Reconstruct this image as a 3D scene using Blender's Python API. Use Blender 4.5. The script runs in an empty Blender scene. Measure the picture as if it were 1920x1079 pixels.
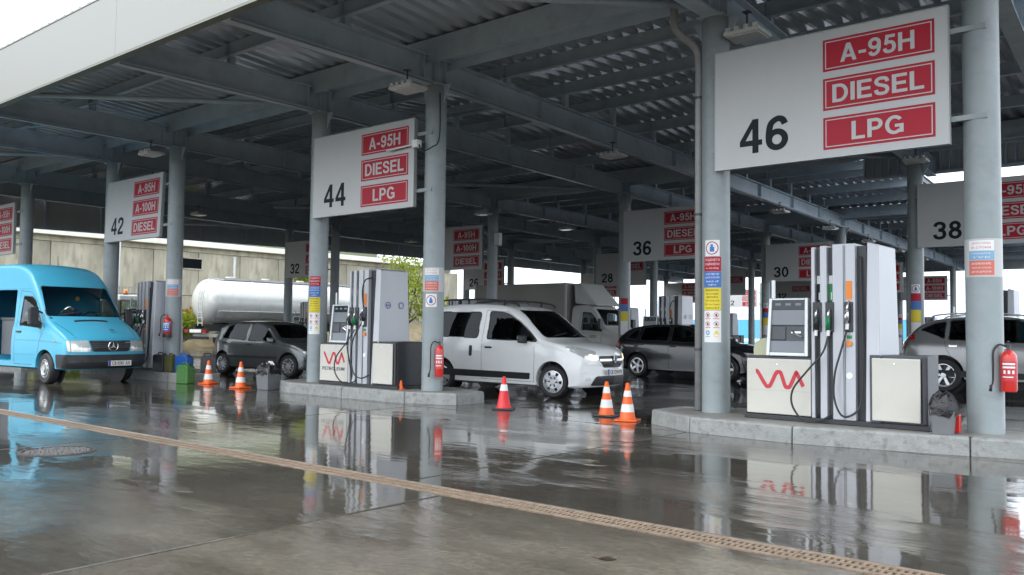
import bpy, bmesh, math, random
from mathutils import Vector, Matrix
from mathutils.bvhtree import BVHTree
R = math.radians
random.seed(7)
SC = bpy.context.scene
COL = SC.collection

# ---------------------------------------------------------------- camera
cam_d = bpy.data.cameras.new('camera')
cam = bpy.data.objects.new('camera', cam_d)
COL.objects.link(cam)
YAW, PITCH, ROLL, CAM_H = -0.6958, 0.0471, 0.011, 1.30
_f = Vector((math.sin(YAW) * math.cos(PITCH), math.cos(YAW) * math.cos(PITCH), math.sin(PITCH)))
_r = Vector((math.cos(YAW), -math.sin(YAW), 0))
_u = _r.cross(_f)
_r2 = math.cos(ROLL) * _r + math.sin(ROLL) * _u
_u2 = -math.sin(ROLL) * _r + math.cos(ROLL) * _u
cam.matrix_world = Matrix(((_r2.x, _u2.x, -_f.x, 0), (_r2.y, _u2.y, -_f.y, 0), (_r2.z, _u2.z, -_f.z, CAM_H), (0, 0, 0, 1)))
cam_d.sensor_width = 36
cam_d.lens = 36 * 1622.7 / 1920
cam_d.clip_start, cam_d.clip_end = 0.1, 6000
SC.camera = cam

# ---------------------------------------------------------------- overcast sky and sun
SUN_EL, SUN_AZ = R(52), R(200)          # azimuth clockwise from +Y: behind the camera
w = bpy.data.worlds.new('World'); SC.world = w; w.use_nodes = True
nt = w.node_tree; nt.nodes.clear()
sky = nt.nodes.new('ShaderNodeTexSky'); sky.sky_type = 'NISHITA'; sky.sun_disc = False
sky.sun_elevation = SUN_EL; sky.sun_rotation = SUN_AZ; sky.air_density = 1.0; sky.dust_density = 4.0
hs = nt.nodes.new('ShaderNodeHueSaturation'); hs.inputs['Saturation'].default_value = 0.25
mixc = nt.nodes.new('ShaderNodeMix'); mixc.data_type = 'RGBA'; mixc.inputs['Factor'].default_value = 0.78
tc = nt.nodes.new('ShaderNodeTexCoord')
cl = nt.nodes.new('ShaderNodeTexNoise'); cl.inputs['Scale'].default_value = 2.2; cl.inputs['Detail'].default_value = 5
ramp = nt.nodes.new('ShaderNodeValToRGB')
ramp.color_ramp.elements[0].position = 0.3; ramp.color_ramp.elements[0].color = (10.7, 11.9, 13.3, 1)
ramp.color_ramp.elements[1].position = 0.7; ramp.color_ramp.elements[1].color = (14.6, 15.6, 16.6, 1)
bg = nt.nodes.new('ShaderNodeBackground'); bg.inputs['Strength'].default_value = 0.1
out = nt.nodes.new('ShaderNodeOutputWorld')
L = nt.links.new
L(tc.outputs['Generated'], cl.inputs['Vector']); L(cl.outputs['Fac'], ramp.inputs['Fac'])
L(sky.outputs['Color'], hs.inputs['Color']); L(hs.outputs['Color'], mixc.inputs[6]); L(ramp.outputs['Color'], mixc.inputs[7])
L(mixc.outputs[2], bg.inputs['Color']); L(bg.outputs['Background'], out.inputs['Surface'])
sun_d = bpy.data.lights.new('sun', 'SUN'); sun_d.energy = 0.6; sun_d.angle = R(25); sun_d.color = (1, .97, .93)
sun = bpy.data.objects.new('sun', sun_d); COL.objects.link(sun)
_sd = Vector((math.sin(SUN_AZ) * math.cos(SUN_EL), math.cos(SUN_AZ) * math.cos(SUN_EL), math.sin(SUN_EL)))
sun.rotation_euler = (-_sd).to_track_quat('-Z', 'Y').to_euler()
SC.view_settings.view_transform = 'Standard'; SC.view_settings.look = 'None'
SC.view_settings.exposure = 1.22; SC.view_settings.gamma = 1.0
SC.view_settings.use_curve_mapping = False
SC.render.engine = 'CYCLES'
SC.cycles.use_denoising = True
SC.cycles.max_bounces = 8; SC.cycles.diffuse_bounces = 4; SC.cycles.glossy_bounces = 4
SC.cycles.transmission_bounces = 6; SC.cycles.transparent_max_bounces = 12
SC.cycles.caustics_reflective = False; SC.cycles.caustics_refractive = False
SC.cycles.sample_clamp_indirect = 6

# ---------------------------------------------------------------- materials
MATS = {}
def mat(name, col, rough=.5, metal=0., var=.12, scale=3., bump=0., bscale=40., spec=.5, emit=None, coat=0., dirt=0., rnd=0., stretch=None, rv=.08):
    if name in MATS: return MATS[name]
    m = bpy.data.materials.new(name); m.use_nodes = True
    n = m.node_tree; b = n.nodes['Principled BSDF']
    b.inputs['Roughness'].default_value = rough; b.inputs['Metallic'].default_value = metal
    b.inputs['Specular IOR Level'].default_value = spec
    b.inputs['Coat Weight'].default_value = coat; b.inputs['Coat Roughness'].default_value = .04
    tcn = n.nodes.new('ShaderNodeTexCoord')
    src = tcn.outputs['Object']
    if stretch:
        mp = n.nodes.new('ShaderNodeMapping'); mp.inputs['Scale'].default_value = stretch
        n.links.new(src, mp.inputs['Vector']); src = mp.outputs['Vector']
    no = n.nodes.new('ShaderNodeTexNoise'); no.inputs['Scale'].default_value = scale; no.inputs['Detail'].default_value = 6
    no.inputs['Roughness'].default_value = .62
    n.links.new(src, no.inputs['Vector'])
    rp = n.nodes.new('ShaderNodeValToRGB')
    lo = [max(0, c * (1 - var)) for c in col]; hi = [min(1, c * (1 + var)) for c in col]
    rp.color_ramp.elements[0].position = .3; rp.color_ramp.elements[1].position = .7
    rp.color_ramp.elements[0].color = (*lo, 1); rp.color_ramp.elements[1].color = (*hi, 1)
    n.links.new(no.outputs['Fac'], rp.inputs['Fac'])
    c_out = rp.outputs['Color']
    if dirt:
        n2 = n.nodes.new('ShaderNodeTexNoise'); n2.inputs['Scale'].default_value = scale * 2.7; n2.inputs['Detail'].default_value = 8
        n.links.new(src, n2.inputs['Vector'])
        r2 = n.nodes.new('ShaderNodeValToRGB'); r2.color_ramp.elements[0].position = .52; r2.color_ramp.elements[1].position = .75
        r2.color_ramp.elements[0].color = (0, 0, 0, 1); r2.color_ramp.elements[1].color = (dirt, dirt, dirt, 1)
        n.links.new(n2.outputs['Fac'], r2.inputs['Fac'])
        mx = n.nodes.new('ShaderNodeMix'); mx.data_type = 'RGBA'
        n.links.new(r2.outputs['Color'], mx.inputs['Factor']); n.links.new(c_out, mx.inputs[6])
        mx.inputs[7].default_value = (.07, .06, .05, 1); c_out = mx.outputs[2]
    if rnd:
        oi = n.nodes.new('ShaderNodeObjectInfo'); mr = n.nodes.new('ShaderNodeMapRange')
        mr.inputs['To Min'].default_value = 1 - rnd; mr.inputs['To Max'].default_value = 1 + rnd
        n.links.new(oi.outputs['Random'], mr.inputs['Value'])
        vm = n.nodes.new('ShaderNodeVectorMath'); vm.operation = 'SCALE'
        n.links.new(c_out, vm.inputs[0]); n.links.new(mr.outputs['Result'], vm.inputs['Scale']); c_out = vm.outputs['Vector']
    n.links.new(c_out, b.inputs['Base Color'])
    rr = n.nodes.new('ShaderNodeMapRange'); rr.inputs['To Min'].default_value = max(0, rough - rv); rr.inputs['To Max'].default_value = min(1, rough + rv)
    n.links.new(no.outputs['Fac'], rr.inputs['Value']); n.links.new(rr.outputs['Result'], b.inputs['Roughness'])
    if bump:
        nb = n.nodes.new('ShaderNodeTexNoise'); nb.inputs['Scale'].default_value = bscale; nb.inputs['Detail'].default_value = 5
        n.links.new(src, nb.inputs['Vector'])
        bp = n.nodes.new('ShaderNodeBump'); bp.inputs['Strength'].default_value = bump; bp.inputs['Distance'].default_value = .02
        n.links.new(nb.outputs['Fac'], bp.inputs['Height']); n.links.new(bp.outputs['Normal'], b.inputs['Normal'])
    if emit:
        b.inputs['Emission Color'].default_value = (*emit[:3], 1); b.inputs['Emission Strength'].default_value = emit[3]
    MATS[name] = m
    return m

def glass_mat(name, tint, ior=1.45, rough=0.0, base=0.0):
    if name in MATS: return MATS[name]
    m = bpy.data.materials.new(name); m.use_nodes = True
    n = m.node_tree; n.nodes.clear()
    o = n.nodes.new('ShaderNodeOutputMaterial'); mx = n.nodes.new('ShaderNodeMixShader')
    fr = n.nodes.new('ShaderNodeFresnel'); fr.inputs['IOR'].default_value = ior
    ad = n.nodes.new('ShaderNodeMath'); ad.operation = 'ADD'; ad.inputs[1].default_value = base
    tr = n.nodes.new('ShaderNodeBsdfTransparent'); tr.inputs['Color'].default_value = (*tint, 1)
    gl = n.nodes.new('ShaderNodeBsdfGlossy'); gl.inputs['Roughness'].default_value = rough; gl.inputs['Color'].default_value = (.9, .95, 1, 1)
    n.links.new(fr.outputs['Fac'], ad.inputs[0]); n.links.new(ad.outputs[0], mx.inputs['Fac'])
    n.links.new(tr.outputs[0], mx.inputs[1]); n.links.new(gl.outputs[0], mx.inputs[2]); n.links.new(mx.outputs[0], o.inputs['Surface'])
    MATS[name] = m
    return m

def wet_ground(name, dry, wet_bias, fine):
    """concrete that is damp everywhere and carries a film of standing water in patches"""
    m = bpy.data.materials.new(name); m.use_nodes = True
    n = m.node_tree; b = n.nodes['Principled BSDF']; K = n.links.new
    geo = n.nodes.new('ShaderNodeNewGeometry')
    def noise(scale, detail=4, rough=.55, sc=None, dist=0):
        t = n.nodes.new('ShaderNodeTexNoise'); t.inputs['Scale'].default_value = scale; t.inputs['Detail'].default_value = detail
        t.inputs['Roughness'].default_value = rough; t.inputs['Distortion'].default_value = dist
        mp = n.nodes.new('ShaderNodeMapping'); mp.inputs['Scale'].default_value = sc or (1, 1, 1)
        K(geo.outputs['Position'], mp.inputs['Vector']); K(mp.outputs['Vector'], t.inputs['Vector'])
        return t.outputs['Fac']
    def rampf(fac, p0, p1, c0, c1):
        r = n.nodes.new('ShaderNodeValToRGB'); e = r.color_ramp.elements
        e[0].position, e[1].position = p0, p1; e[0].color, e[1].color = (*c0, 1), (*c1, 1)
        K(fac, r.inputs['Fac']); return r.outputs['Color']
    def mixc(fac, a, c):
        x = n.nodes.new('ShaderNodeMix'); x.data_type = 'RGBA'
        K(fac, x.inputs['Factor'])
        for s, v in ((6, a), (7, c)):
            if isinstance(v, tuple): x.inputs[s].default_value = v
            else: K(v, x.inputs[s])
        return x.outputs[2]
    big = noise(.34, 5, .5, (.55, 1.5, 1))              # long shallow hollows where water stands
    mid = noise(1.7, 6, .6, (.6, 1.5, 1))
    add = n.nodes.new('ShaderNodeMath'); add.operation = 'MULTIPLY_ADD'; add.inputs[1].default_value = .28
    K(mid, add.inputs[0]); K(big, add.inputs[2])
    film = rampf(add.outputs[0], wet_bias, wet_bias + .13, (0, 0, 0), (1, 1, 1))
    fin = noise(fine, 8, .7)
    base = rampf(fin, .3, .75, tuple(c * .68 for c in dry), tuple(c * 1.3 for c in dry))
    blot = rampf(noise(.8, 7, .65), .38, .66, (.72, .72, .72), (1.12, 1.12, 1.12))
    mul = n.nodes.new('ShaderNodeMix'); mul.data_type = 'RGBA'; mul.blend_type = 'MULTIPLY'; mul.inputs['Factor'].default_value = 1
    K(base, mul.inputs[6]); K(blot, mul.inputs[7])
    # dark oil and tyre stains
    stain = rampf(noise(.55, 8, .7, (.5, 1.2, 1), .6), .56, .72, (0, 0, 0), (.55, .55, .55))
    c1 = mixc(stain, mul.outputs[2], tuple(c * .35 for c in dry) + (1,))
    speck = rampf(noise(70, 2, .5), .70, .76, (0, 0, 0), (.5, .5, .5))
    c2 = mixc(speck, c1, (.32, .31, .29, 1))
    c3n = n.nodes.new('ShaderNodeMix'); c3n.data_type = 'RGBA'; c3n.blend_type = 'MULTIPLY'
    K(film, c3n.inputs['Factor']); K(c2, c3n.inputs[6]); c3n.inputs[7].default_value = (.70, .70, .70, 1)
    oi = n.nodes.new('ShaderNodeObjectInfo'); mr = n.nodes.new('ShaderNodeMapRange')
    mr.inputs['To Min'].default_value = .88; mr.inputs['To Max'].default_value = 1.12
    K(oi.outputs['Random'], mr.inputs['Value'])
    vm = n.nodes.new('ShaderNodeVectorMath'); vm.operation = 'SCALE'
    K(c3n.outputs[2], vm.inputs[0]); K(mr.outputs['Result'], vm.inputs['Scale'])
    K(vm.outputs['Vector'], b.inputs['Base Color'])
    rg = n.nodes.new('ShaderNodeMix'); rg.data_type = 'FLOAT'
    rmr = n.nodes.new('ShaderNodeMapRange'); rmr.inputs['From Min'].default_value = .3; rmr.inputs['From Max'].default_value = .7
    rmr.inputs['To Min'].default_value = .14; rmr.inputs['To Max'].default_value = .27
    K(mid, rmr.inputs['Value'])
    K(film, rg.inputs[0]); K(rmr.outputs['Result'], rg.inputs[2]); rg.inputs[3].default_value = .06
    K(rg.outputs[0], b.inputs['Roughness'])
    b.inputs['IOR'].default_value = 1.36; b.inputs['Specular IOR Level'].default_value = .5
    b.inputs['Coat Weight'].default_value = .55; b.inputs['Coat IOR'].default_value = 1.33
    K(rg.outputs[0], b.inputs['Coat Roughness'])
    hb = n.nodes.new('ShaderNodeMix'); hb.data_type = 'FLOAT'
    K(film, hb.inputs[0]); K(fin, hb.inputs[2]); hb.inputs[3].default_value = .5
    b1 = n.nodes.new('ShaderNodeBump'); b1.inputs['Strength'].default_value = .22; b1.inputs['Distance'].default_value = .008
    K(hb.outputs[0], b1.inputs['Height'])
    b2 = n.nodes.new('ShaderNodeBump'); b2.inputs['Strength'].default_value = .10; b2.inputs['Distance'].default_value = .02
    K(noise(3.2, 3, .5, (.7, 1.6, 1)), b2.inputs['Height'])
    b3 = n.nodes.new('ShaderNodeBump'); b3.inputs['Strength'].default_value = .5; b3.inputs['Distance'].default_value = .012
    K(film, b3.inputs['Height']); K(b1.outputs['Normal'], b3.inputs['Normal']); K(b3.outputs['Normal'], b2.inputs['Normal'])
    K(b2.outputs['Normal'], b.inputs['Normal']); K(b2.outputs['Normal'], b.inputs['Coat Normal'])
    MATS[name] = m
    return m

M_PAINT = mat('steel_paint', (.285, .325, .335), .40, 0, .10, 2.0, .05, 30, dirt=.18)
M_BEAM = mat('beam_paint', (.54, .635, .72), .45, 0, .12, 1.2, .04, 20, dirt=.2)
M_DECK = mat('galvanised_deck', (.62, .68, .74), .25, .38, .05, 1.0, rnd=.03, rv=.02)
M_FASCIA = mat('fascia_cladding', (.30, .30, .278), .45, 0, .025, .6)
M_FASCIA_IN = mat('fascia_back', (.58, .60, .61), .55, 0, .1, 1.0)
M_CONC = mat('kerb_concrete', (.26, .267, .26), .62, 0, .16, 5, .35, 60, dirt=.5, rnd=.05)
M_CONC_TOP = mat('island_concrete', (.25, .24, .22), .5, 0, .22, 4, .3, 70, dirt=.4)
M_CREAM = mat('cream_panel', (.55, .535, .48), .38, 0, .03, 2, dirt=.06)
M_SILVER = mat('dispenser_grey', (.45, .46, .49), .36, .25, .05, 3)
M_SILVER2 = mat('head_silver', (.55, .57, .58), .32, .45, .05, 5)
M_DARK = mat('dark_plastic', (.028, .030, .034), .42, 0, .2, 8)
M_DGREY = mat('charcoal_plastic', (.07, .075, .085), .45, 0, .12, 6)
M_SCREEN = mat('screen_grey', (.19, .205, .23), .16, 0, .08, 2)
M_SCREEND = mat('display_dark', (.015, .02, .03), .08, 0, .1, 2)
M_RUBBER = mat('hose_rubber', (.02, .02, .022), .5, 0, .2, 10)
M_CHROME = mat('bright_metal', (.70, .70, .70), .2, .95, .05, 4)
M_LRED = mat('logo_red', (.52, .035, .05), .42, 0, .05, 4)
M_SRED = mat('sign_red', (.43, .016, .036), .45, 0, .04, 2, spec=.25)
M_SWHITE = mat('sign_white', (.53, .535, .535), .42, 0, .035, 1.2)
M_WHITE = mat('print_white', (.80, .80, .79), .45, 0, .02, 4)
M_INK = mat('print_black', (.012, .018, .022), .6, 0, .05, 4, spec=.2)
M_EDGE = mat('sign_edge', (.42, .43, .43), .4, .4, .05, 4)
M_RED = mat('safety_red', (.60, .028, .022), .32, 0, .05, 4, coat=.4)
M_ORANGE = mat('cone_orange', (.80, .125, .02), .45, 0, .06, 6, dirt=.12)
M_CRED = mat('cone_red', (.68, .035, .04), .45, 0, .06, 6, dirt=.1)
M_REFL = mat('cone_white', (.74, .75, .73), .4, 0, .05, 8, dirt=.18)
M_GREEN = mat('nozzle_green', (.012, .22, .075), .4, 0, .08, 5)
M_LORANGE = mat('label_orange', (.78, .23, .03), .45, 0, .04, 4)
M_YELLOW = mat('label_yellow', (.78, .62, .03), .48, 0, .05, 4)
M_BLUE = mat('label_blue', (.045, .17, .50), .45, 0, .06, 4)
M_PALEB = mat('label_pale_blue', (.22, .42, .62), .5, 0, .08, 4)
M_PALER = mat('label_pale_red', (.66, .16, .12), .5, 0, .06, 4)
M_TYRE = mat('tyre_rubber', (.018, .018, .02), .62, 0, .25, 8)
M_RIM = mat('rim_silver', (.52, .53, .54), .28, .75, .08, 6, dirt=.1)
M_STEELW = mat('steel_wheel', (.42, .43, .43), .4, .5, .1, 8, dirt=.25)
M_GLASS = glass_mat('car_glass', (.085, .105, .10), 1.30, 0, .0)
M_GLASSC = glass_mat('clear_glass', (.50, .55, .54), 1.38, 0, .0)
M_LENS = mat('lamp_lens', (.60, .61, .60), .12, .3, .06, 9, coat=.8)
M_TAIL = mat('tail_red', (.36, .012, .016), .12, 0, .1, 6, coat=.8)
M_TRIM = mat('black_trim', (.022, .023, .026), .5, 0, .2, 8)
M_INT = mat('interior_dark', (.022, .022, .026), .75, 0, .2, 6)
M_SEAT = mat('seat_fabric', (.06, .06, .07), .85, 0, .2, 14)
M_PLATE = mat('plate_white', (.74, .74, .72), .35, 0, .03, 4)
M_PLBLUE = mat('plate_blue', (.03, .06, .38), .4, 0, .05, 4)
M_RUST = mat('rusted_grate', (.215, .160, .115), .55, .1, .28, 14, .3, 60, dirt=.15, rnd=.08)
M_LAMP = mat('lamp_housing', (.62, .63, .60), .4, 0, .06, 5, dirt=.1)
M_LAMPY = mat('lamp_housing_yellowed', (.60, .58, .36), .4, 0, .06, 5)
M_DIFF = mat('lamp_diffuser', (.72, .73, .72), .25, 0, .03, 5)
M_BAG = mat('bin_bag', (.008, .008, .010), .34, 0, .2, 20, .6, 30)
M_BIN = mat('bin_grey', (.15, .155, .165), .5, 0, .08, 5, dirt=.1)

# ---------------------------------------------------------------- mesh helpers
class MB:
    def __init__(s): s.v = []; s.f = []
    def add(s, vs, fs):
        o = len(s.v); s.v += [tuple(v) for v in vs]; s.f += [tuple(i + o for i in f) for f in fs]
    def box(s, x0, x1, y0, y1, z0, z1, m=None):
        vs = [(x, y, z) for z in (z0, z1) for y in (y0, y1) for x in (x0, x1)]
        if m is not None: vs = [m @ Vector(v) for v in vs]
        s.add(vs, [(0, 2, 3, 1), (4, 5, 7, 6), (0, 1, 5, 4), (2, 6, 7, 3), (0, 4, 6, 2), (1, 3, 7, 5)]); return s
    def hexa(s, b, t):          # 4 bottom points (ccw from above), 4 top points
        s.add(list(b) + list(t), [(3, 2, 1, 0), (4, 5, 6, 7), (0, 1, 5, 4), (1, 2, 6, 5), (2, 3, 7, 6), (3, 0, 4, 7)]); return s
    def cyl(s, p0, p1, r0, r1=None, n=14, caps=True):
        p0, p1 = Vector(p0), Vector(p1); r1 = r0 if r1 is None else r1
        d = (p1 - p0).normalized(); a = d.orthogonal().normalized(); b = d.cross(a)
        vs = []
        for p, r in ((p0, r0), (p1, r1)):
            vs += [p + (a * math.cos(2 * math.pi * i / n) + b * math.sin(2 * math.pi * i / n)) * r for i in range(n)]
        fs = [(i, (i + 1) % n, n + (i + 1) % n, n + i) for i in range(n)]
        if caps: fs += [tuple(range(n - 1, -1, -1)), tuple(range(n, 2 * n))]
        s.add(vs, fs); return s
    def tube(s, pts, r, n=8, caps=True):
        pts = [Vector(p) for p in pts]; m = len(pts); vs = []
        t0 = (pts[1] - pts[0]).normalized(); a = t0.orthogonal().normalized()
        for i, p in enumerate(pts):
            t = (pts[min(i + 1, m - 1)] - pts[max(i - 1, 0)]).normalized()
            a = (a - t * a.dot(t)).normalized(); b = t.cross(a)
            rr = r[i] if isinstance(r, (list, tuple)) else r
            vs += [p + (a * math.cos(2 * math.pi * k / n) + b * math.sin(2 * math.pi * k / n)) * rr for k in range(n)]
        fs = [(i * n + k, i * n + (k + 1) % n, (i + 1) * n + (k + 1) % n, (i + 1) * n + k) for i in range(m - 1) for k in range(n)]
        if caps: fs += [tuple(range(n - 1, -1, -1)), tuple((m - 1) * n + k for k in range(n))]
        s.add(vs, fs); return s
    def lathe(s, prof, n=24, mx=None, closed=False):   # prof: (r, z) about local Z
        vs = []; m = len(prof)
        for r, z in prof:
            for k in range(n):
                a = 2 * math.pi * k / n; v = Vector((r * math.cos(a), r * math.sin(a), z))
                vs.append(mx @ v if mx is not None else v)
        fs = [(i * n + k, i * n + (k + 1) % n, (i + 1) * n + (k + 1) % n, (i + 1) * n + k) for i in range(m - 1) for k in range(n)]
        if closed: fs += [((m - 1) * n + k, (m - 1) * n + (k + 1) % n, (k + 1) % n, k) for k in range(n)]
        s.add(vs, fs); return s
    def prism(s, poly, d0, d1, ax='y'):                 # poly: 2-D outline, extruded along ax
        n = len(poly)
        def P(p, d): return {'y': (p[0], d, p[1]), 'x': (d, p[0], p[1]), 'z': (p[0], p[1], d)}[ax]
        vs = [P(p, d0) for p in poly] + [P(p, d1) for p in poly]
        s.add(vs, [tuple(range(n - 1, -1, -1)), tuple(range(n, 2 * n))] + [(i, (i + 1) % n, n + (i + 1) % n, n + i) for i in range(n)]); return s
    def ico(s, c, r, sub=1, sq=(1, 1, 1)):
        bm = bmesh.new(); bmesh.ops.create_icosphere(bm, subdivisions=sub, radius=1)
        s.add([(c[0] + v.co.x * r * sq[0], c[1] + v.co.y * r * sq[1], c[2] + v.co.z * r * sq[2]) for v in bm.verts],
              [tuple(v.index for v in f.verts) for f in bm.faces]); bm.free(); return s
    def mesh(s, name, m, smooth=False, fix=True):
        me = bpy.data.meshes.new(name); me.from_pydata(s.v, [], s.f)
        if fix:
            bm = bmesh.new(); bm.from_mesh(me); bmesh.ops.recalc_face_normals(bm, faces=bm.faces); bm.to_mesh(me); bm.free()
        if m: me.materials.append(m)
        if smooth:
            me.polygons.foreach_set('use_smooth', [True] * len(me.polygons))
            if smooth is not True: me.set_sharp_from_angle(angle=R(smooth))
        return me
    def build(s, name, m, parent=None, smooth=False, bevel=0, fix=True, segs=2):
        return link(name, s.mesh(name, m, smooth, fix), parent, bevel, segs)

def link(name, me, parent=None, bevel=0, segs=2, loc=None):
    o = bpy.data.objects.new(name, me); COL.objects.link(o)
    if parent is not None: o.parent = parent
    if loc is not None: o.location = loc
    if bevel:
        b = o.modifiers.new('bevel', 'BEVEL'); b.width = bevel; b.segments = segs; b.limit_method = 'ANGLE'; b.angle_limit = R(35)
        b.harden_normals = False
    return o
def tag(o, label=None, cat=None, group=None, kind=None):
    if label: o['label'] = label
    if cat: o['category'] = cat
    if group: o['group'] = group
    if kind: o['kind'] = kind
    return o
def thing(name, label, cat, loc=(0, 0, 0), rz=0, group=None):
    o = bpy.data.objects.new(name, None); COL.objects.link(o); o.empty_display_size = .2
    o.location = loc; o.rotation_euler = (0, 0, rz)
    return tag(o, label, cat, group)
def copy_tree(o, parent=None):
    c = o.copy(); COL.objects.link(c)
    if parent is not None: c.parent = parent
    for ch in list(o.children): copy_tree(ch, c)
    return c
def dup(o, label, loc, rz=0, group=None):
    c = copy_tree(o); c.location = loc; c.rotation_euler = (0, 0, rz); c['label'] = label
    if group: c['group'] = group
    return c

# a plain bold sign-writer's alphabet: polygons ('p') and constant-width strokes ('s') in a box one unit tall
def _el(cx, cy, rx, ry, a0=0, a1=360, n=28): return [(cx + rx * math.cos(R(a0 + (a1 - a0) * k / n)), cy + ry * math.sin(R(a0 + (a1 - a0) * k / n))) for k in range(n + 1)]
def _bx(x0, y0, x1, y1): return ('p', [(x0, y0), (x1, y0), (x1, y1), (x0, y1)])
def _cr(*pts): return ('s', None, pts)
_S6 = [('s', _el(.30, .315, .215, .23)), _cr((.085, .30), (.085, .52), (.14, .79), (.31, .915), (.45, .875), (.515, .745))]
GLY = {
 'A': (.80, [('p', [(0, 0), (.195, 0), (.49, 1), (.30, 1)]), ('p', [(.605, 0), (.80, 0), (.50, 1), (.31, 1)]), _bx(.2, .21, .6, .37)]),
 'D': (.74, [_bx(0, 0, .19, 1), ('s', [(.17, .915), (.33, .915)] + _el(.33, .5, .31, .415, 90, -90) + [(.17, .085)])]),
 'I': (.20, [_bx(0, 0, .195, 1)]), 'E': (.66, [_bx(0, 0, .19, 1), _bx(.18, .83, .65, 1), _bx(.18, .42, .60, .59), _bx(.18, 0, .66, .17)]),
 'S': (.68, [_cr((.59, .70), (.52, .865), (.34, .915), (.16, .87), (.10, .735), (.17, .605), (.34, .525), (.52, .44), (.585, .28), (.52, .13), (.34, .085), (.15, .135), (.085, .31))]),
 'L': (.61, [_bx(0, 0, .19, 1), _bx(.18, 0, .60, .17)]), 'H': (.74, [_bx(0, 0, .19, 1), _bx(.55, 0, .74, 1), _bx(.18, .42, .56, .59)]),
 'P': (.68, [_bx(0, 0, .19, 1), ('s', [(.17, .915), (.36, .915)] + _el(.36, .685, .225, .23, 90, -90) + [(.17, .455)])]),
 'G': (.80, [('s', _el(.40, .5, .315, .415, 38, 318)), ('p', [(.62, .07), (.79, .07), (.79, .53), (.42, .53), (.42, .37), (.62, .37)])]),
 'T': (.66, [_bx(0, .83, .66, 1), _bx(.235, 0, .425, .84)]), 'O': (.82, [('s', _el(.41, .5, .325, .415))]),
 'R': (.74, [_bx(0, 0, .19, 1), ('s', [(.17, .915), (.38, .915)] + _el(.38, .685, .225, .23, 90, -90) + [(.17, .455)]), ('p', [(.29, .45), (.49, .45), (.74, 0), (.52, 0)])]),
 'U': (.74, [('s', [(.095, 1), (.095, .37)] + _el(.37, .37, .275, .285, 180, 360) + [(.645, 1)])]),
 'M': (.88, [_bx(0, 0, .17, 1), _bx(.71, 0, .88, 1), ('p', [(.02, 1), (.24, 1), (.52, .12), (.36, .12)]), ('p', [(.64, 1), (.86, 1), (.52, .12), (.36, .12)])]),
 '-': (.36, [_bx(0, .29, .36, .46)]), '1': (.44, [_bx(.24, 0, .42, 1), ('p', [(.25, 1), (.02, .79), (.02, .61), (.25, .76)])]),
 '0': (.60, [('s', _el(.30, .5, .215, .415))]), '2': (.60, [_cr((.085, .66), (.12, .845), (.30, .915), (.47, .85), (.51, .70), (.43, .53), (.25, .34), (.12, .19), (.08, .06)), _bx(.02, 0, .585, .165)]),
 '3': (.60, [_cr((.075, .735), (.15, .875), (.30, .915), (.45, .86), (.495, .725), (.43, .585), (.24, .53)), _cr((.24, .53), (.45, .465), (.515, .29), (.45, .135), (.28, .085), (.12, .14), (.06, .285))]),
 '4': (.62, [_bx(.35, 0, .52, 1), _bx(0, .22, .62, .38), ('p', [(0, .375), (.36, 1), (.36, .74), (.16, .375)])]),
 '5': (.60, [_bx(.12, .83, .555, 1), ('p', [(.12, 1), (.28, 1), (.225, .53), (.06, .48)]), _cr((.10, .50), (.19, .575), (.31, .60), (.455, .53), (.512, .34), (.455, .15), (.28, .085), (.13, .135), (.07, .28))]),
 '6': (.60, _S6), '9': (.60, [(g[0], [(.60 - a, 1 - b) for a, b in g[1]]) if g[0] == 's' and g[1] else _cr(*[(.60 - a, 1 - b) for a, b in g[2]]) for g in _S6]),
 '8': (.60, [('s', _el(.30, .73, .18, .185)), ('s', _el(.30, .295, .215, .21))])}
def sign_text(s, wt=.172, gap=.10):
    vs, fs, x, lay = [], [], 0, 0
    for ch in s:
        wd, items = GLY[ch]
        for it in items:
            z = lay * .00010; lay += 1; o = len(vs)
            if it[0] == 'p':
                vs += [(x + a, b, z) for a, b in it[1]]; fs.append(tuple(range(o, o + len(it[1]))))
            else:
                pts = it[1] if it[1] else [(p.x, p.y) for p in catmull([(a, b, 0) for a, b in it[2]], 6)]
                P = [Vector((a, b)) for a, b in pts]; m = len(P); closed = (P[0] - P[-1]).length < 1e-4
                for k, p in enumerate(P):
                    a = P[k - 1] if k else (P[-2] if closed else p); b = P[k + 1] if k < m - 1 else (P[1] if closed else p)
                    d = (b - a).normalized(); nn = Vector((-d.y, d.x)) * wt / 2; vs += [(x + p.x + nn.x, p.y + nn.y, z), (x + p.x - nn.x, p.y - nn.y, z)]
                fs += [(o + 2 * k, o + 2 * k + 1, o + 2 * k + 3, o + 2 * k + 2) for k in range(m - 1)]
        x += wd + gap
    return [Vector(v) for v in vs], fs
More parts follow.
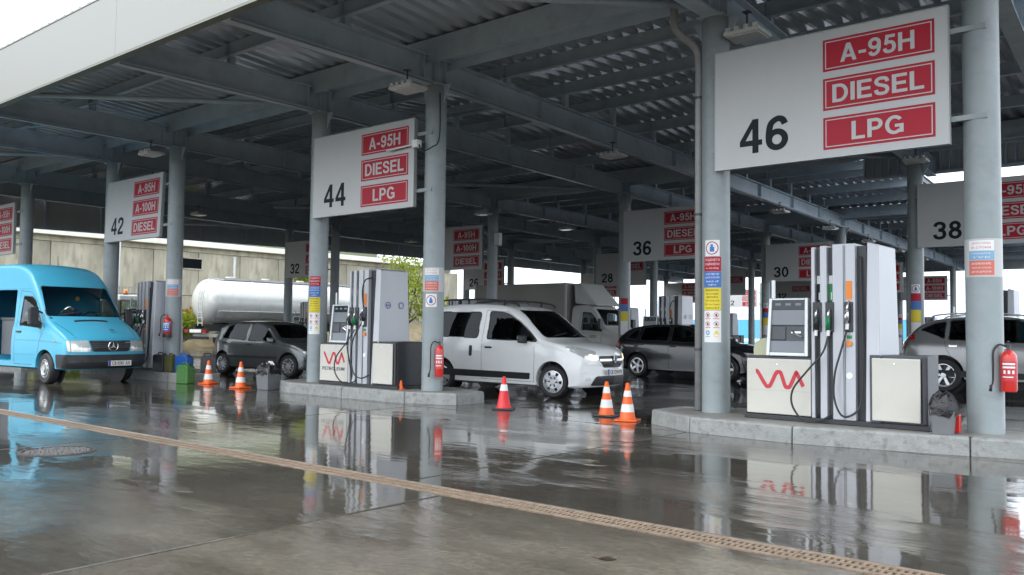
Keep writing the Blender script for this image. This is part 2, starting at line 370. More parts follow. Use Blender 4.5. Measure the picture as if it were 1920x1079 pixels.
def text_flat(s, w=None, h=None, bold=.02, depth=0.0, align='C', res=3):
    """lettering as flat geometry in the XY plane fitted into a w x h box (centre at origin unless align L)"""
    if bold > .008 and all(c in GLY for c in s): vs, fs = sign_text(s); bold = 0
    else: vs, fs = None, None
    cu = bpy.data.curves.new('t', 'FONT'); cu.body = s; cu.size = 1;  cu.resolution_u = res; cu.extrude = 0
    cu.space_line = .95; cu.space_character = 1.0 + bold * 1.6; cu.align_x = 'CENTER' if align == 'C' else 'LEFT'
    ob = bpy.data.objects.new('t', cu); me = bpy.data.meshes.new_from_object(ob)
    if vs is None: vs = [v.co.copy() for v in me.vertices]; fs = [tuple(p.vertices) for p in me.polygons]
    bpy.data.objects.remove(ob); bpy.data.curves.remove(cu); bpy.data.meshes.remove(me)
    if bold > .008:                                # heavier strokes: the outline repeated round itself, each a hair above the last
        n0, base, bf = len(vs), list(vs), list(fs); d = bold
        for i in range(8):
            a = math.pi / 4 * i; vs += [Vector((v.x + d * math.cos(a), v.y + d * math.sin(a), (i + 1) * .00012)) for v in base]
            fs += [tuple(q + n0 * (i + 1) for q in f) for f in bf]
    x0, x1 = min(v.x for v in vs), max(v.x for v in vs); y0, y1 = min(v.y for v in vs), max(v.y for v in vs)
    sx = w / (x1 - x0) if w else None; sy = h / (y1 - y0) if h else None
    sx = sx or sy; sy = sy or sx
    ox = (x0 + x1) / 2 if align == 'C' else x0
    return [((v.x - ox) * sx, (v.y - (y0 + y1) / 2) * sy, v.z) for v in vs], fs
def text_xz(mb, s, cx, cz, y, w=None, h=None, bold=.02, align='C', face=-1):
    """lettering on a vertical plane facing -Y (face=-1) or +X (face='x')"""
    vs, fs = text_flat(s, w, h, bold, align=align)
    if face == 'x': mb.add([(y + k, cx + a, cz + b) for a, b, k in vs], fs)
    elif face == 1: mb.add([(cx - a, y + k, cz + b) for a, b, k in vs], fs)
    else: mb.add([(cx + a, y - k, cz + b) for a, b, k in vs], fs)
    return mb
def ring_rect(mb, x0, x1, z0, z1, y, t):
    for a, b, c, d in ((x0, x1, z1 - t, z1), (x0, x1, z0, z0 + t), (x0, x0 + t, z0 + t, z1 - t), (x1 - t, x1, z0 + t, z1 - t)):
        mb.add([(a, y, c), (b, y, c), (b, y, d), (a, y, d)], [(0, 1, 2, 3)])
    return mb
def catmull(pts, n=8):
    pts = [Vector(p) for p in pts]; out = []
    for i in range(len(pts) - 1):
        p0, p1, p2, p3 = pts[max(i - 1, 0)], pts[i], pts[i + 1], pts[min(i + 2, len(pts) - 1)]
        for k in range(n):
            t = k / n
            out.append(.5 * ((2 * p1) + (p2 - p0) * t + (2 * p0 - 5 * p1 + 4 * p2 - p3) * t * t + (3 * p1 - p0 - 3 * p2 + p3) * t ** 3))
    return out + [pts[-1]]
def rrect(x0, x1, z0, z1, r=.05, n=4):
    out = []
    for cx, cz, a0 in ((x1 - r, z0 + r, -90), (x1 - r, z1 - r, 0), (x0 + r, z1 - r, 90), (x0 + r, z0 + r, 180)):
        for k in range(n + 1):
            a = R(a0 + 90 * k / n); out.append((cx + r * math.cos(a), cz + r * math.sin(a)))
    return out
def rpoly(pts, r=.05, n=4):
    """rounded polygon"""
    out = []; m = len(pts)
    for i in range(m):
        p = Vector(pts[i]); a = Vector(pts[i - 1]); b = Vector(pts[(i + 1) % m])
        da, db = (a - p), (b - p); rr = min(r, da.length * .45, db.length * .45)
        s, e = p + da.normalized() * rr, p + db.normalized() * rr
        for k in range(n + 1):
            t = k / n; q = s * (1 - t) ** 2 + p * 2 * t * (1 - t) + e * t * t; out.append((q.x, q.y))
    return out
# ================================================================ THE SETTING: ground
ROW_Y = [10.93 + 12.71 * i for i in range(6)]
SLOT_X = [-5.47, -14.25, -23.2, -32.2]
CSP = 3.3
def colx(slot, row, side): return SLOT_X[slot] - .78 * row + (CSP if side else 0)
Z_BEAM, H_BEAM = 5.65, .48

M_ROAD = wet_ground('wet_road', (.085, .08, .072), .47, 26)
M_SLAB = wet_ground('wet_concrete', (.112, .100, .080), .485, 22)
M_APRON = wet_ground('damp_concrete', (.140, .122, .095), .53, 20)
M_FLOOR = wet_ground('canopy_shade_floor', (.038, .037, .036), .54, 24)  # same wet concrete, with the canopy's shade put into its darker colour
M_JOINT = mat('joint_filler', (.03, .028, .026), .7, 0, .2, 6)
g = MB(); S = 2600
g.add([(-S, -S, -.03), (S, -S, -.03), (S, S, -.03), (-S, S, -.03)], [(0, 1, 2, 3)])
ground = tag(g.build('ground', M_ROAD, fix=False), kind='structure')

def slab_mesh(name, lx, ly, m, chip=0.0, seed=0):
    """one cast slab with slightly worn, wavering edges"""
    rnd = random.Random(seed); top = []; n = 9
    def edge(p, q):
        for k in range(n):
            t = k / n; jx = 0 if k == 0 else rnd.uniform(-.009, .009)
            d = Vector((q[1] - p[1], p[0] - q[0])).normalized()
            top.append((p[0] + (q[0] - p[0]) * t + d.x * jx, p[1] + (q[1] - p[1]) * t + d.y * jx))
    c = [(0, 0), (lx, 0), (lx, ly), (0, ly)]
    for i in range(4): edge(c[i], c[(i + 1) % 4])
    mb = MB(); k = len(top)
    cx, cy = lx / 2, ly / 2
    ins = [(x + (cx - x) * .003, y + (cy - y) * .003) for x, y in top]
    mb.add([(x, y, 0) for x, y in ins] + [(x, y, -.006) for x, y in top] + [(x, y, -.028) for x, y in top],
           [tuple(range(k))] + [(i, i + k, (i + 1) % k + k, (i + 1) % k) for i in range(k)] + [(i + k, i + 2 * k, (i + 1) % k + 2 * k, (i + 1) % k + k) for i in range(k)])
    return mb.mesh(name, m)
jf = MB(); jf.add([(-60, -6, -.024), (16, -6, -.024), (16, 78, -.024), (-60, 78, -.024)], [(0, 1, 2, 3)])
tag(jf.build('joint_bed', M_JOINT, fix=False), kind='structure')
floor = thing('pavement', None, None); floor['kind'] = 'structure'
J = .024
def lay(x_first, lx, nx, y0, y1, m, seed):
    me = [slab_mesh('concrete_slab', lx - J, y1 - y0 - J, m, seed=seed + q) for q in range(2)]
    for i in range(nx):
        link('concrete_slab', me[i % 2], floor, loc=(x_first + lx * i + J / 2, y0 + J / 2, 0))
DR0, DR1 = 4.875, 5.125                                    # drain channel
lay(-59.75, 5.0, 15, -5.2, -.15, M_APRON, 1)
lay(-59.75, 5.0, 11, -.15, DR0, M_SLAB, 11); lay(-4.75, 5.0, 4, -.15, DR0, M_APRON, 12)
lay(-60.4, 5.0, 15, DR1, 10.2 - .2, M_SLAB, 21)
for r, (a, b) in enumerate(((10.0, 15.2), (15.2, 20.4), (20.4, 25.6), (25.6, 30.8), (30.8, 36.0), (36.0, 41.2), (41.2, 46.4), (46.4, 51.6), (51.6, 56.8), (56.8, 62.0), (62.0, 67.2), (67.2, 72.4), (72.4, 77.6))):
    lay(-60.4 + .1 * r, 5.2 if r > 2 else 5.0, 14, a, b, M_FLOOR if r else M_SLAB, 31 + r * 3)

# drain channel with rusted slotted grates
ch = MB(); ch.box(-45, 3, DR0 + .002, DR1 - .002, -.026, -.022)
tag(ch.build('drain_channel', M_JOINT), kind='structure')
gm = MB(); GL = 1.0
for y0, y1 in ((DR0 + .004, DR0 + .05), (DR1 - .05, DR1 - .004), (4.988, 5.012)): gm.box(.003, GL - .003, y0, y1, -.02, .003)
for k in range(25):
    x = .006 + k * .0405
    gm.box(x, x + .018, DR0 + .05, 4.988, -.02, .001); gm.box(x, x + .018, 5.012, DR1 - .05, -.02, .001)
gme = gm.mesh('drain_grate', M_RUST)
silt = MB(); silt.v, silt.f = list(gm.v), list(gm.f); silt.box(.004, GL - .004, DR0 + .03, DR1 - .03, -.02, -.0035); sme = silt.mesh('drain_grate_silted', M_RUST)
drain = thing('drain_grating', 'long rusty brown slotted drain grating running across the wet forecourt', 'drain', (0, 0, 0))
for i in range(46): link('grate', gme if i > 39 else sme, drain, loc=(-44 + i, 0, random.uniform(-.0015, .0015)))

# manhole: cast ring with a cobbled lid
mh = thing('manhole', 'round manhole with a rough cobbled lid in the wet concrete', 'manhole', (-9.22, 3.86, 0))
rm = MB(); rm.lathe([(.36, -.01), (.36, .006), (.325, .008), (.325, -.01)], 40, closed=True)
rm.build('rim', mat('cast_iron', (.05, .048, .045), .55, .2, .2, 12, .3), mh, smooth=40)
ld = MB(); rnd = random.Random(3)
ld.lathe([(0.001, -.004), (.322, -.004)], 30)
for i in range(-8, 9):
    for j in range(-8, 9):
        x, y = i * .039 + rnd.uniform(-.008, .008) + (.019 if j % 2 else 0), j * .036 + rnd.uniform(-.008, .008)
        if x * x + y * y < .30 ** 2: ld.ico((x, y, .0), .019 * rnd.uniform(.8, 1.15), 1, (1, 1, .55))
ld.build('lid', mat('cobble', (.075, .072, .07), .4, 0, .35, 30, .3), mh, smooth=True)

# ================================================================ THE CANOPY
canopy = thing('canopy', 'huge grey steel fuel station canopy on round columns with pale fascia', 'canopy')
def deck_z(Y):
    d = (Y - ROW_Y[0]) / 12.71
    t = abs(d - round(d)) if d > 0 else -d
    return 6.42 + .072 * t * 12.71
X_RIGHT, X_STEP, Y_STEP, Y_FRONT, Y_BACK = 0.9, -8.3, 25.9, 6.5, 66.2
def x_left(Y): return min(-36.3, -40.6 + .16 * (Y - 6.5))
# trapezoidal roof sheets, ribs running front to back
PITCH_R = .32; sheets = []
prof = ((0, 0), (.11, 0), (.155, .07), (.265, .07))
nr = int((X_RIGHT + 46) / PITCH_R)
ys_all = sorted(set([Y_FRONT + .02] + [ROW_Y[0] - 2.2] + [y for i in range(5) for y in (ROW_Y[i], ROW_Y[i] + 6.355)] + [Y_BACK]))
def y_lim(x):
    a, b = Y_FRONT + .02, (Y_STEP if x > X_STEP else Y_BACK)
    if x < x_left(Y_FRONT): return None
    b = min(b, (x + 40.6) / .16 + 6.5) if x < -36.3 else b
    return (a, b) if b > a + .3 else None
SH = 16
for s0 in range(0, nr, SH):
    mb = MB()
    pts = []
    for k in range(s0, min(s0 + SH, nr)):
        for px, pz in prof: pts.append((X_RIGHT - (k * PITCH_R + px), pz))
    pts.append((X_RIGHT - min(s0 + SH, nr) * PITCH_R, 0))
    for i in range(len(pts) - 1):
        (xa, za), (xb, zb) = pts[i], pts[i + 1]
        lim = y_lim(max(xa, xb) if max(xa, xb) > X_STEP + .1 else min(xa, xb))
        if not lim: continue
        ys = [lim[0]] + [y for y in ys_all if lim[0] + .05 < y < lim[1] - .05] + [lim[1]]
        o = [(x, y, deck_z(y) + z) for y in ys for x, z in ((xa, za), (xb, zb))]
        mb.add(o, [(2 * j, 2 * j + 1, 2 * j + 3, 2 * j + 2) for j in range(len(ys) - 1)])
    if mb.v: mb.build('roof_sheet', M_DECK, canopy, fix=False)

def ibeam(mb, a, b, z0, h, bf, tf=.028, tw=.022):
    a, b = Vector((*a, 0)), Vector((*b, 0)); d = (b - a); ln = d.length; d.normalize()
    m = Matrix(((d.x, -d.y, 0, a.x), (d.y, d.x, 0, a.y), (0, 0, 1, 0), (0, 0, 0, 1)))
    mb.box(0, ln, -bf / 2, bf / 2, z0, z0 + tf, m); mb.box(0, ln, -bf / 2, bf / 2, z0 + h - tf, z0 + h, m)
    mb.box(0, ln, -tw / 2, tw / 2, z0 + tf, z0 + h - tf, m); return m, ln
def stiff(mb, m, s, z0, h, bf):
    mb.box(s - .008, s + .008, -bf / 2 + .01, bf / 2 - .01, z0 + .028, z0 + h - .028, m)
for slot in range(4):
    for side in (0, 1):
        rows = 2 if slot == 0 else 5
        pts = [(colx(slot, 0, side), Y_FRONT + .03)] + [(colx(slot, r, side), ROW_Y[r]) for r in range(rows)]
        yl = Y_STEP - .05 if slot == 0 else Y_BACK - .05
        pts.append((colx(slot, rows - 1, side) - .78 * (yl - ROW_Y[rows - 1]) / 12.71, yl))
        for i in range(len(pts) - 1):
            if pts[i][0] < x_left(pts[i][1]) + .1: continue
            mb = MB(); q = pts[i + 1]
            m, ln = ibeam(mb, (pts[i][0], pts[i][1] + (.012 if i else 0)), q, Z_BEAM, H_BEAM, .25)
            for s in ((ln - .12, ln - .42) if i == 0 else (.12, ln * .25, ln * .5, ln * .75, ln - .12)): stiff(mb, m, s, Z_BEAM, H_BEAM, .25)
            mb.build('beam', M_BEAM, canopy)
# valley gutters carried along the column rows, purlins between them
for r in range(5):
    xl, xr = x_left(ROW_Y[r]) + .15, (X_RIGHT - .1 if r < 2 else X_STEP - .1)
    mb = MB(); y = ROW_Y[r]
    mb.box(xl, xr, y - .26, y + .26, 6.14, 6.40); mb.box(xl, xr, y - .30, y - .262, 5.98, 6.41); mb.box(xl, xr, y + .262, y + .30, 5.98, 6.41)
    mb.build('gutter', M_BEAM, canopy)
PUR = [-3.9, -2.1] + [2.1, 4.25, 6.355, 8.45, 10.6]
for r in range(5):
    for dy in PUR[2:] if r else PUR:
        y = ROW_Y[r] + dy
        if r == 1 and False: continue
        xr = X_RIGHT - .1 if y < Y_STEP - .3 else X_STEP - .1
        if y > Y_BACK - .2: continue
        xl = x_left(y) + .15; zt = deck_z(y) - .006; hp = .28
        mb = MB()
        mb.box(xl, xr, y - .005, y + .005, zt - hp, zt); mb.box(xl, xr, y + .005, y + .10, zt - .012, zt); mb.box(xl, xr, y - .10, y - .005, zt - hp, zt - hp + .012)
        for slot in range(4):
            for side in (0, 1):
                x = colx(slot, 0, side) - .78 * max(0, (y - ROW_Y[0]) / 12.71)
                if x < xl + .2 or x > xr: continue
                if zt - hp > Z_BEAM + H_BEAM + .012: mb.box(x - .055, x + .055, y - .06, y + .06, Z_BEAM + H_BEAM + .002, zt - hp - .002)
                mb.box(x - .07, x - .055, y - .09, y + .09, zt - hp + .014, zt - .03)
        mb.build('purlin', M_BEAM, canopy)
# horizontal wind braces and knee stays
for slot in range(4):
    for r in range(2 if slot == 0 else 4):
        x, y = colx(slot, r, 0), ROW_Y[r]
        mb = MB(); mb.tube([(x - .15, y - .15, 5.82), (x - 4.2, y - 4.2, 5.84)], .055, 8)
        mb.build('wind_brace', M_BEAM, canopy, smooth=True)
for slot, r, dx, dy in ((2, 0, 1.9, -2.6), (1, 1, -1.5, -2.5), (2, 1, 1.8, 2.6), (1, 0, 1.7, 2.6)):
    x, y = colx(slot, r, 0) , ROW_Y[r] + dy
    mb = MB(); mb.box(-.07, .07, 0, 1.9, -.006, .006, Matrix.Translation((x + .1, y, 6.08)) @ Matrix.Rotation(R(-38 if dx > 0 else 38), 4, 'Z') @ Matrix.Rotation(R(11), 4, 'X'))
    mb.build('knee_stay', M_BEAM, canopy)
# columns with head plates and haunches
cme = {}
def col_mesh():
    mb = MB(); z0, z1 = 0, Z_BEAM - .02
    mb.lathe([(.19, z0), (.19, 2.0), (.19, 4.0), (.19, z1)], 40)
    return mb.mesh('column', M_PAINT, smooth=60)
cmesh = col_mesh()
hb = MB(); hb.box(-.20, .20, -.21, .21, Z_BEAM - .02, Z_BEAM - .002)
for sx, sy in ((1, 0), (-1, 0), (0, 1), (0, -1)):
    if sx: hb.add([(sx * .185, -.008, Z_BEAM - .34), (sx * .185, .008, Z_BEAM - .34), (sx * .36, .008, Z_BEAM - .02), (sx * .36, -.008, Z_BEAM - .02), (sx * .185, -.008, Z_BEAM - .02), (sx * .185, .008, Z_BEAM - .02)],
                  [(0, 1, 2, 3), (3, 2, 5, 4), (0, 3, 4), (1, 5, 2), (0, 4, 5, 1)])
hmesh = hb.mesh('column_head', M_BEAM)
SLOTS = [(r, s) for r in range(5) for s in range(4) if not (r > 1 and s == 0)]
for r, s in SLOTS:
    for side in (0, 1):
        loc = (colx(s, r, side), ROW_Y[r], 0)
        c = link('column', cmesh, canopy, loc=loc)
        link('column_head', hmesh, c)
# downpipe beside the near column of island 46, with a swan neck from the gutter
dp = MB(); x, y = colx(0, 0, 0) - .26, ROW_Y[0] + .0
dp.tube(catmull([(x - .22, y - .32, 6.1), (x - .22, y - .32, 5.75), (x - .20, y - .28, 5.5), (x - .03, y - .04, 5.28), (x, y, 5.05), (x, y, 4.6)], 6) + [(x, y, .2)], .057, 14)
dpo = dp.build('downpipe', mat('downpipe_paint', (.33, .335, .335), .45, 0, .1, 3, dirt=.25), canopy, smooth=True)
ck = MB()
for z in (4.55, 2.9, 1.02): ck.cyl((x, y, z), (x, y, z + .035), .066, n=14); ck.box(x + .05, x + .1, y - .015, y + .015, z + .005, z + .03)
ck.build('pipe_clip', M_DGREY, dpo)
# front fascia: long cladding panels, drip edge
fz0, fz1 = 5.63, 6.70
xs = [X_RIGHT + .1 - 7.4 * k for k in range(7)]
for a, b in zip(xs[:-1], xs[1:]):
    b = max(b, -40.7)
    if a - b < .3: continue
    mb = MB(); mb.box(b + .0015, a - .0015, Y_FRONT - .05, Y_FRONT, fz0, fz1); mb.build('fascia_panel', M_FASCIA, canopy, bevel=.006, segs=1)
mb = MB(); mb.box(-40.7, X_RIGHT + .1, Y_FRONT - .055, Y_FRONT + .09, fz0 - .035, fz0 - .002); mb.build('drip_trim', mat('drip_trim', (.19, .2, .16), .5, 0, .15, 5), canopy)
mb = MB(); mb.box(-40.7, X_RIGHT + .1, Y_FRONT - .06, Y_FRONT + .12, fz1 + .002, fz1 + .03); mb.build('coping', M_FASCIA, canopy)
def side_fascia(p, q, z0, z1, n, inward, m_in=M_FASCIA_IN, rib=.10):
    """fascia seen from inside: cladding sheets and upright ribs"""
    p, q = Vector((*p, 0)), Vector((*q, 0)); d = q - p; ln = d.length; d.normalize()
    m = Matrix(((d.x, -d.y, 0, p.x), (d.y, d.x, 0, p.y), (0, 0, 1, 0), (0, 0, 0, 1)))
    k = max(1, round(ln / 6)); 
    for i in range(k):
        mb = MB(); mb.box(ln * i / k + .004, ln * (i + 1) / k - .004, -.03, .03, z0, z1, m)
        o = mb.build('fascia_panel', m_in, canopy)
    for i in range(n + 1):
        s = ln * i / n; mb = MB(); a, b = (.032, .12) if inward > 0 else (-.12, -.032)
        mb.box(s - rib / 2, s + rib / 2, a, b, z0 + .05, z1 - .06, m); mb.build('fascia_stud', M_BEAM, canopy)
    mb = MB(); a, b = (.032, .2) if inward > 0 else (-.2, -.032)
    mb.box(0, ln, a, b, z0 - .03, z0 + .045, m); mb.build('fascia_rail', M_BEAM, canopy)
side_fascia((x_left(6.6), 6.6), (-36.3, 33.4), 5.34, 6.9, 12, -1)
side_fascia((-36.3, 33.46), (-36.3, Y_BACK), 5.34, 6.9, 14, -1)
side_fascia((x_left(Y_BACK), Y_BACK), (X_STEP, Y_BACK), 5.66, 7.0, 14, -1)
side_fascia((X_STEP + .1, Y_STEP), (X_RIGHT, Y_STEP), 5.74, 6.66, 40, -1, rib=.05)
# ================================================================ ISLANDS
NUM = {(0, 0): 46, (0, 1): 44, (0, 2): 42, (0, 3): 40, (1, 0): 38, (1, 1): 36, (1, 2): 34, (1, 3): 32,
       (2, 1): 30, (2, 2): 28, (2, 3): 26, (3, 1): 24, (3, 2): 22, (3, 3): 20, (4, 1): 14, (4, 2): 12, (4, 3): 10}
WHERE = {(0, 0): 'nearest, at the right of the picture', (0, 1): 'in the middle of the front row', (0, 2): 'behind the blue van', (0, 3): 'cut by the left picture edge',
         (1, 0): 'behind the silver car', (1, 1): 'behind the black hatchback', (1, 2): 'behind the white car', (1, 3): 'behind the grey hatchback',
         (2, 1): 'seen over the top of the nearest dispenser', (2, 2): 'just ahead of the box truck', (2, 3): 'at the tail of the box truck',
         (3, 1): 'right of the nearest dispenser, two rows beyond it', (3, 2): 'far back, right of the downpipe column', (3, 3): 'far back over the black hatchback roof',
         (4, 1): 'farthest, low beside the thick right column', (4, 2): 'farthest, over the payment head of the nearest dispenser', (4, 3): 'farthest, left of the downpipe column'}
OUT_STD = [(-.75, .35), (-.75, -.35), (-.05, -.72), (1.7, -.74), (3.35, -.72), (4.25, -.35), (4.25, .35), (3.35, .72), (1.7, .74), (-.05, .72)]
OUT_46 = [(-.75, .35), (-.78, -.42), (.1, -.96), (1.5, -1.10), (3.3, -.76), (4.25, -.5), (4.25, .35), (3.35, .72), (1.7, .74), (-.05, .72)]
def island_parts(root, outl, hgt=.2, seed=1):
    rnd = random.Random(seed); n = len(outl); P = [Vector((a, b)) for a, b in outl]; t = .17
    def off(i):
        a, b, c = P[i - 1], P[i], P[(i + 1) % n]
        n1 = Vector((-(b - a).y, (b - a).x)).normalized(); n2 = Vector((-(c - b).y, (c - b).x)).normalized()
        m = (n1 + n2).normalized(); return b + m * t / max(.5, m.dot(n1))
    Q = [off(i) for i in range(n)]
    for i in range(n):
        a, b, qa, qb = P[i], P[(i + 1) % n], Q[i], Q[(i + 1) % n]
        ln = (b - a).length; k = 1; gp = .004 / ln
        for s in range(k):
            t0, t1 = s / k + gp, (s + 1) / k - gp
            A, B, C, D = a.lerp(b, t0), a.lerp(b, t1), qa.lerp(qb, t1), qa.lerp(qb, t0)
            dz = rnd.uniform(-.004, .004)
            mb = MB(); mb.hexa([(*A, -.02), (*B, -.02), (*C, -.02), (*D, -.02)], [(*A.lerp(D, .06), hgt + dz), (*B.lerp(C, .06), hgt + dz), (*C, hgt + dz), (*D, hgt + dz)])
            mb.build('kerb_stone', M_CONC, root, bevel=.026)
    mb = MB(); c = sum(Q, Vector((0, 0))) / n
    mb.add([(*(q + (c - q) * -.002), hgt - .012) for q in Q], [tuple(range(n))]); mb.build('island_top', M_CONC_TOP, root)
islands = {}
proto = thing('pump_island', '', 'island', group='raised concrete pump islands'); island_parts(proto, OUT_STD)
PLACE = {(0, 0): 'nearest pump island at right, its long kerb bowed outward', (0, 1): 'chamfered pump island under sign 44 with a fire extinguisher column'}
for r, s in SLOTS:
    lab = PLACE.get((r, s), 'concrete pump island ' + WHERE[(r, s)])
    if (r, s) == (0, 0):
        i0 = thing('pump_island', lab, 'island', group='raised concrete pump islands'); island_parts(i0, OUT_46, seed=5); o = i0
    elif (r, s) == (0, 1): o = proto; o['label'] = lab
    else: o = copy_tree(proto); o['label'] = lab
    o.location = (colx(s, r, 0), ROW_Y[r], 0); islands[(r, s)] = o

# ================================================================ NUMBER SIGNS
SW, SHT, SZ = 2.885, 1.585, 3.465
PAN = {}
def panel_mesh(txt):
    if txt in PAN: return PAN[txt]
    w, h = 1.29, .40
    a = MB(); a.box(0, w, -.004, 0, 0, h); f = MB(); ring_rect(f, .028, w - .028, .028, h - .028, -.0055, .012)
    tw = {'A-95H': .86, 'DIESEL': 1.06, 'LPG': .60, 'A-100H': 1.0}[txt]
    t = MB(); text_xz(t, txt, w / 2, h / 2, -.0058, tw, .225, .034)
    PAN[txt] = (a.mesh('fuel_panel', M_SRED), f.mesh('border', M_SWHITE, fix=False), t.mesh('lettering', M_SWHITE, fix=False)); return PAN[txt]
bdm = MB(); bdm.box(0, SW, 0, .07, 0, SHT); board_me = bdm.mesh('board', M_SWHITE)
fr = MB(); fr.box(-.012, 0, -.004, .075, -.012, SHT + .012); fr.box(SW, SW + .012, -.004, .075, -.012, SHT + .012)
fr.box(0, SW, -.004, .075, -.012, 0); fr.box(0, SW, -.004, .075, SHT, SHT + .012); frame_me = fr.mesh('frame', M_EDGE)
brk = []
for x0, x1 in ((-.1, .05), (SW - .05, SW + .38)):
    br = MB(); br.box(x0, x1, .072, .11, -.03, .03); brk.append(br.mesh('bracket', M_PAINT))
A3 = ('A-95H', 'DIESEL', 'LPG'); B3 = ('A-95H', 'A-100H', 'DIESEL')
SIGN = {46: A3, 44: A3, 42: B3, 40: B3, 38: A3, 36: A3, 34: B3, 32: B3, 30: A3, 28: ('DIESEL',), 26: B3, 24: A3, 22: ('DIESEL',), 20: B3, 14: B3, 12: ('DIESEL',), 10: B3}
def make_sign(num, loc, tilt=0.0, roll=0.0, where='beyond the back edge of the canopy'):
    pans = SIGN.get(num, A3)
    lab = 'white board numbered %d %s' % (num, where)
    t = thing('number_sign', lab, 'sign', loc, 0, 'numbered fuel signs between the columns')
    t.rotation_euler = (tilt, roll, 0)
    link('board', board_me, t); link('frame', frame_me, t); [link('bracket', b_, t, loc=(0, 0, z)) for b_ in brk for z in (.28, 1.3)]
    nm = MB(); text_xz(nm, str(num), .68 if num > 9 else .5, .39, -.0025, .66 if num > 9 else .32, .45, .018, 'C')
    nm.build('number', M_INK, t, fix=False)
    zz = (1.07, .58, .09) if len(pans) == 3 else (.72,)
    for p, z in zip(pans, zz):
        a, f, l = panel_mesh(p)
        po = link('fuel_panel', a, t, loc=(1.46, -.0005, z)); link('border', f, po); link('lettering', l, po)
    return t
for r, s in SLOTS:
    make_sign(NUM[(r, s)], (colx(s, r, 0) + .13 + (.0 if r else 0), ROW_Y[r] - .268, SZ), R(-2.2) if (r, s) == (0, 2) else 0, where=WHERE[(r, s)])
# last sign beyond the back edge, on its own two posts
make_sign(2, (colx(3, 5, 0) + .13, ROW_Y[5] - .3, SZ))
for side in (0, 1):
    link('column', cmesh, canopy, loc=(colx(3, 5, side), ROW_Y[5], 0))
# white junction arm on sign 44
jb = thing('junction_box', 'small white junction box with an arm at the right edge of sign 44', 'electrical box', (-11.1, 10.60, 4.555))
mb = MB(); mb.box(-.07, .07, -.06, .06, -.07, .07); mb.build('box', M_WHITE, jb, bevel=.01)
mb = MB(); mb.tube([(-.08, 0, 0), (-.75, -.03, -.03)], .018, 8); mb.build('arm', M_WHITE, jb, smooth=True)
mb = MB(); mb.tube(catmull([(.07, 0, -.02), (.2, -.05, -.16), (.36, .02, -.1), (.37, .2, .1), (.37, .2, .9)], 5), .012, 6); mb.build('cable', M_RUBBER, jb, smooth=True)
wb = thing('junction_box', 'white box fixed high on the column beside sign 34', 'electrical box', (colx(2, 1, 1) + .34, ROW_Y[1] - .1, 4.5))
mb = MB(); mb.box(-.13, .13, -.08, .08, -.22, .22); mb.build('box', M_WHITE, wb, bevel=.015)
mb = MB(); mb.box(-.2, -.13, -.03, .03, -.05, .05); mb.build('bracket', M_PAINT, wb)

# ================================================================ NOTICES WRAPPED ON THE COLUMNS
def curved(mb, ang, u0, u1, z0, z1, rad, n=8):
    """sheet on a column of radius rad; ang: facing direction from -Y toward +X; u along the surface"""
    o = []
    for z in (z0, z1):
        for k in range(n + 1):
            a = ang + (u0 + (u1 - u0) * k / n) / rad
            o.append((math.sin(a) * rad, -math.cos(a) * rad, z))
    mb.add(o, [(k, k + 1, n + 1 + k + 1, n + 1 + k) for k in range(n)]); return mb
def curved_text(mb, txt, ang, u, z, rad, w=None, h=None, bold=.012):
    vs, fs = text_flat(txt, w, h, bold, res=1)
    mb.add([(math.sin(ang + (u + a) / rad) * (rad + k), -math.cos(ang + (u + a) / rad) * (rad + k), z + b) for a, b, k in vs], fs); return mb
def curved_ring(mb, ang, u, z, ro, ri, rad, n=22):
    o = []
    for rr in (ro, ri):
        for k in range(n):
            a = 2 * math.pi * k / n; uu = u + rr * math.cos(a); o.append((math.sin(ang + uu / rad) * rad, -math.cos(ang + uu / rad) * rad, z + rr * math.sin(a)))
    mb.add(o, [(k, (k + 1) % n, n + (k + 1) % n, n + k) for k in range(n)]); return mb
def bar(mb, ang, p, q, t, rad):
    d = Vector((q[0] - p[0], q[1] - p[1])); nn = Vector((-d.y, d.x)).normalized() * t / 2
    o = []
    for a in (Vector(p) - nn, Vector(q) - nn, Vector(q) + nn, Vector(p) + nn): o.append((math.sin(ang + a.x / rad) * rad, -math.cos(ang + a.x / rad) * rad, a.y))
    mb.add(o, [(0, 1, 2, 3)]); return mb
def no_phone(root, ang, z0, z1, hw, rad):
    sh = curved(MB(), ang, -hw, hw, z0, z1, rad).build('prohibition_sheet', M_WHITE, root, fix=False)
    zc = (z0 + z1) / 2; rr = min(hw, (z1 - z0) / 2) * .86
    m1 = MB(); curved_ring(m1, ang, 0, zc, rr, rr * .86, rad + .0012); bar(m1, ang, (-rr * .62, zc + rr * .62), (rr * .62, zc - rr * .62), rr * .12, rad + .0014); m1.build('red_ring', M_SRED, sh, fix=False)
    m2 = MB(); curved(m2, ang, -rr * .33, rr * .36, zc - rr * .55, zc + rr * .18, rad + .0008); curved(m2, ang, -rr * .22, rr * .16, zc + rr * .18, zc + rr * .58, rad + .0008); m2.build('handset', M_BLUE, sh, fix=False)
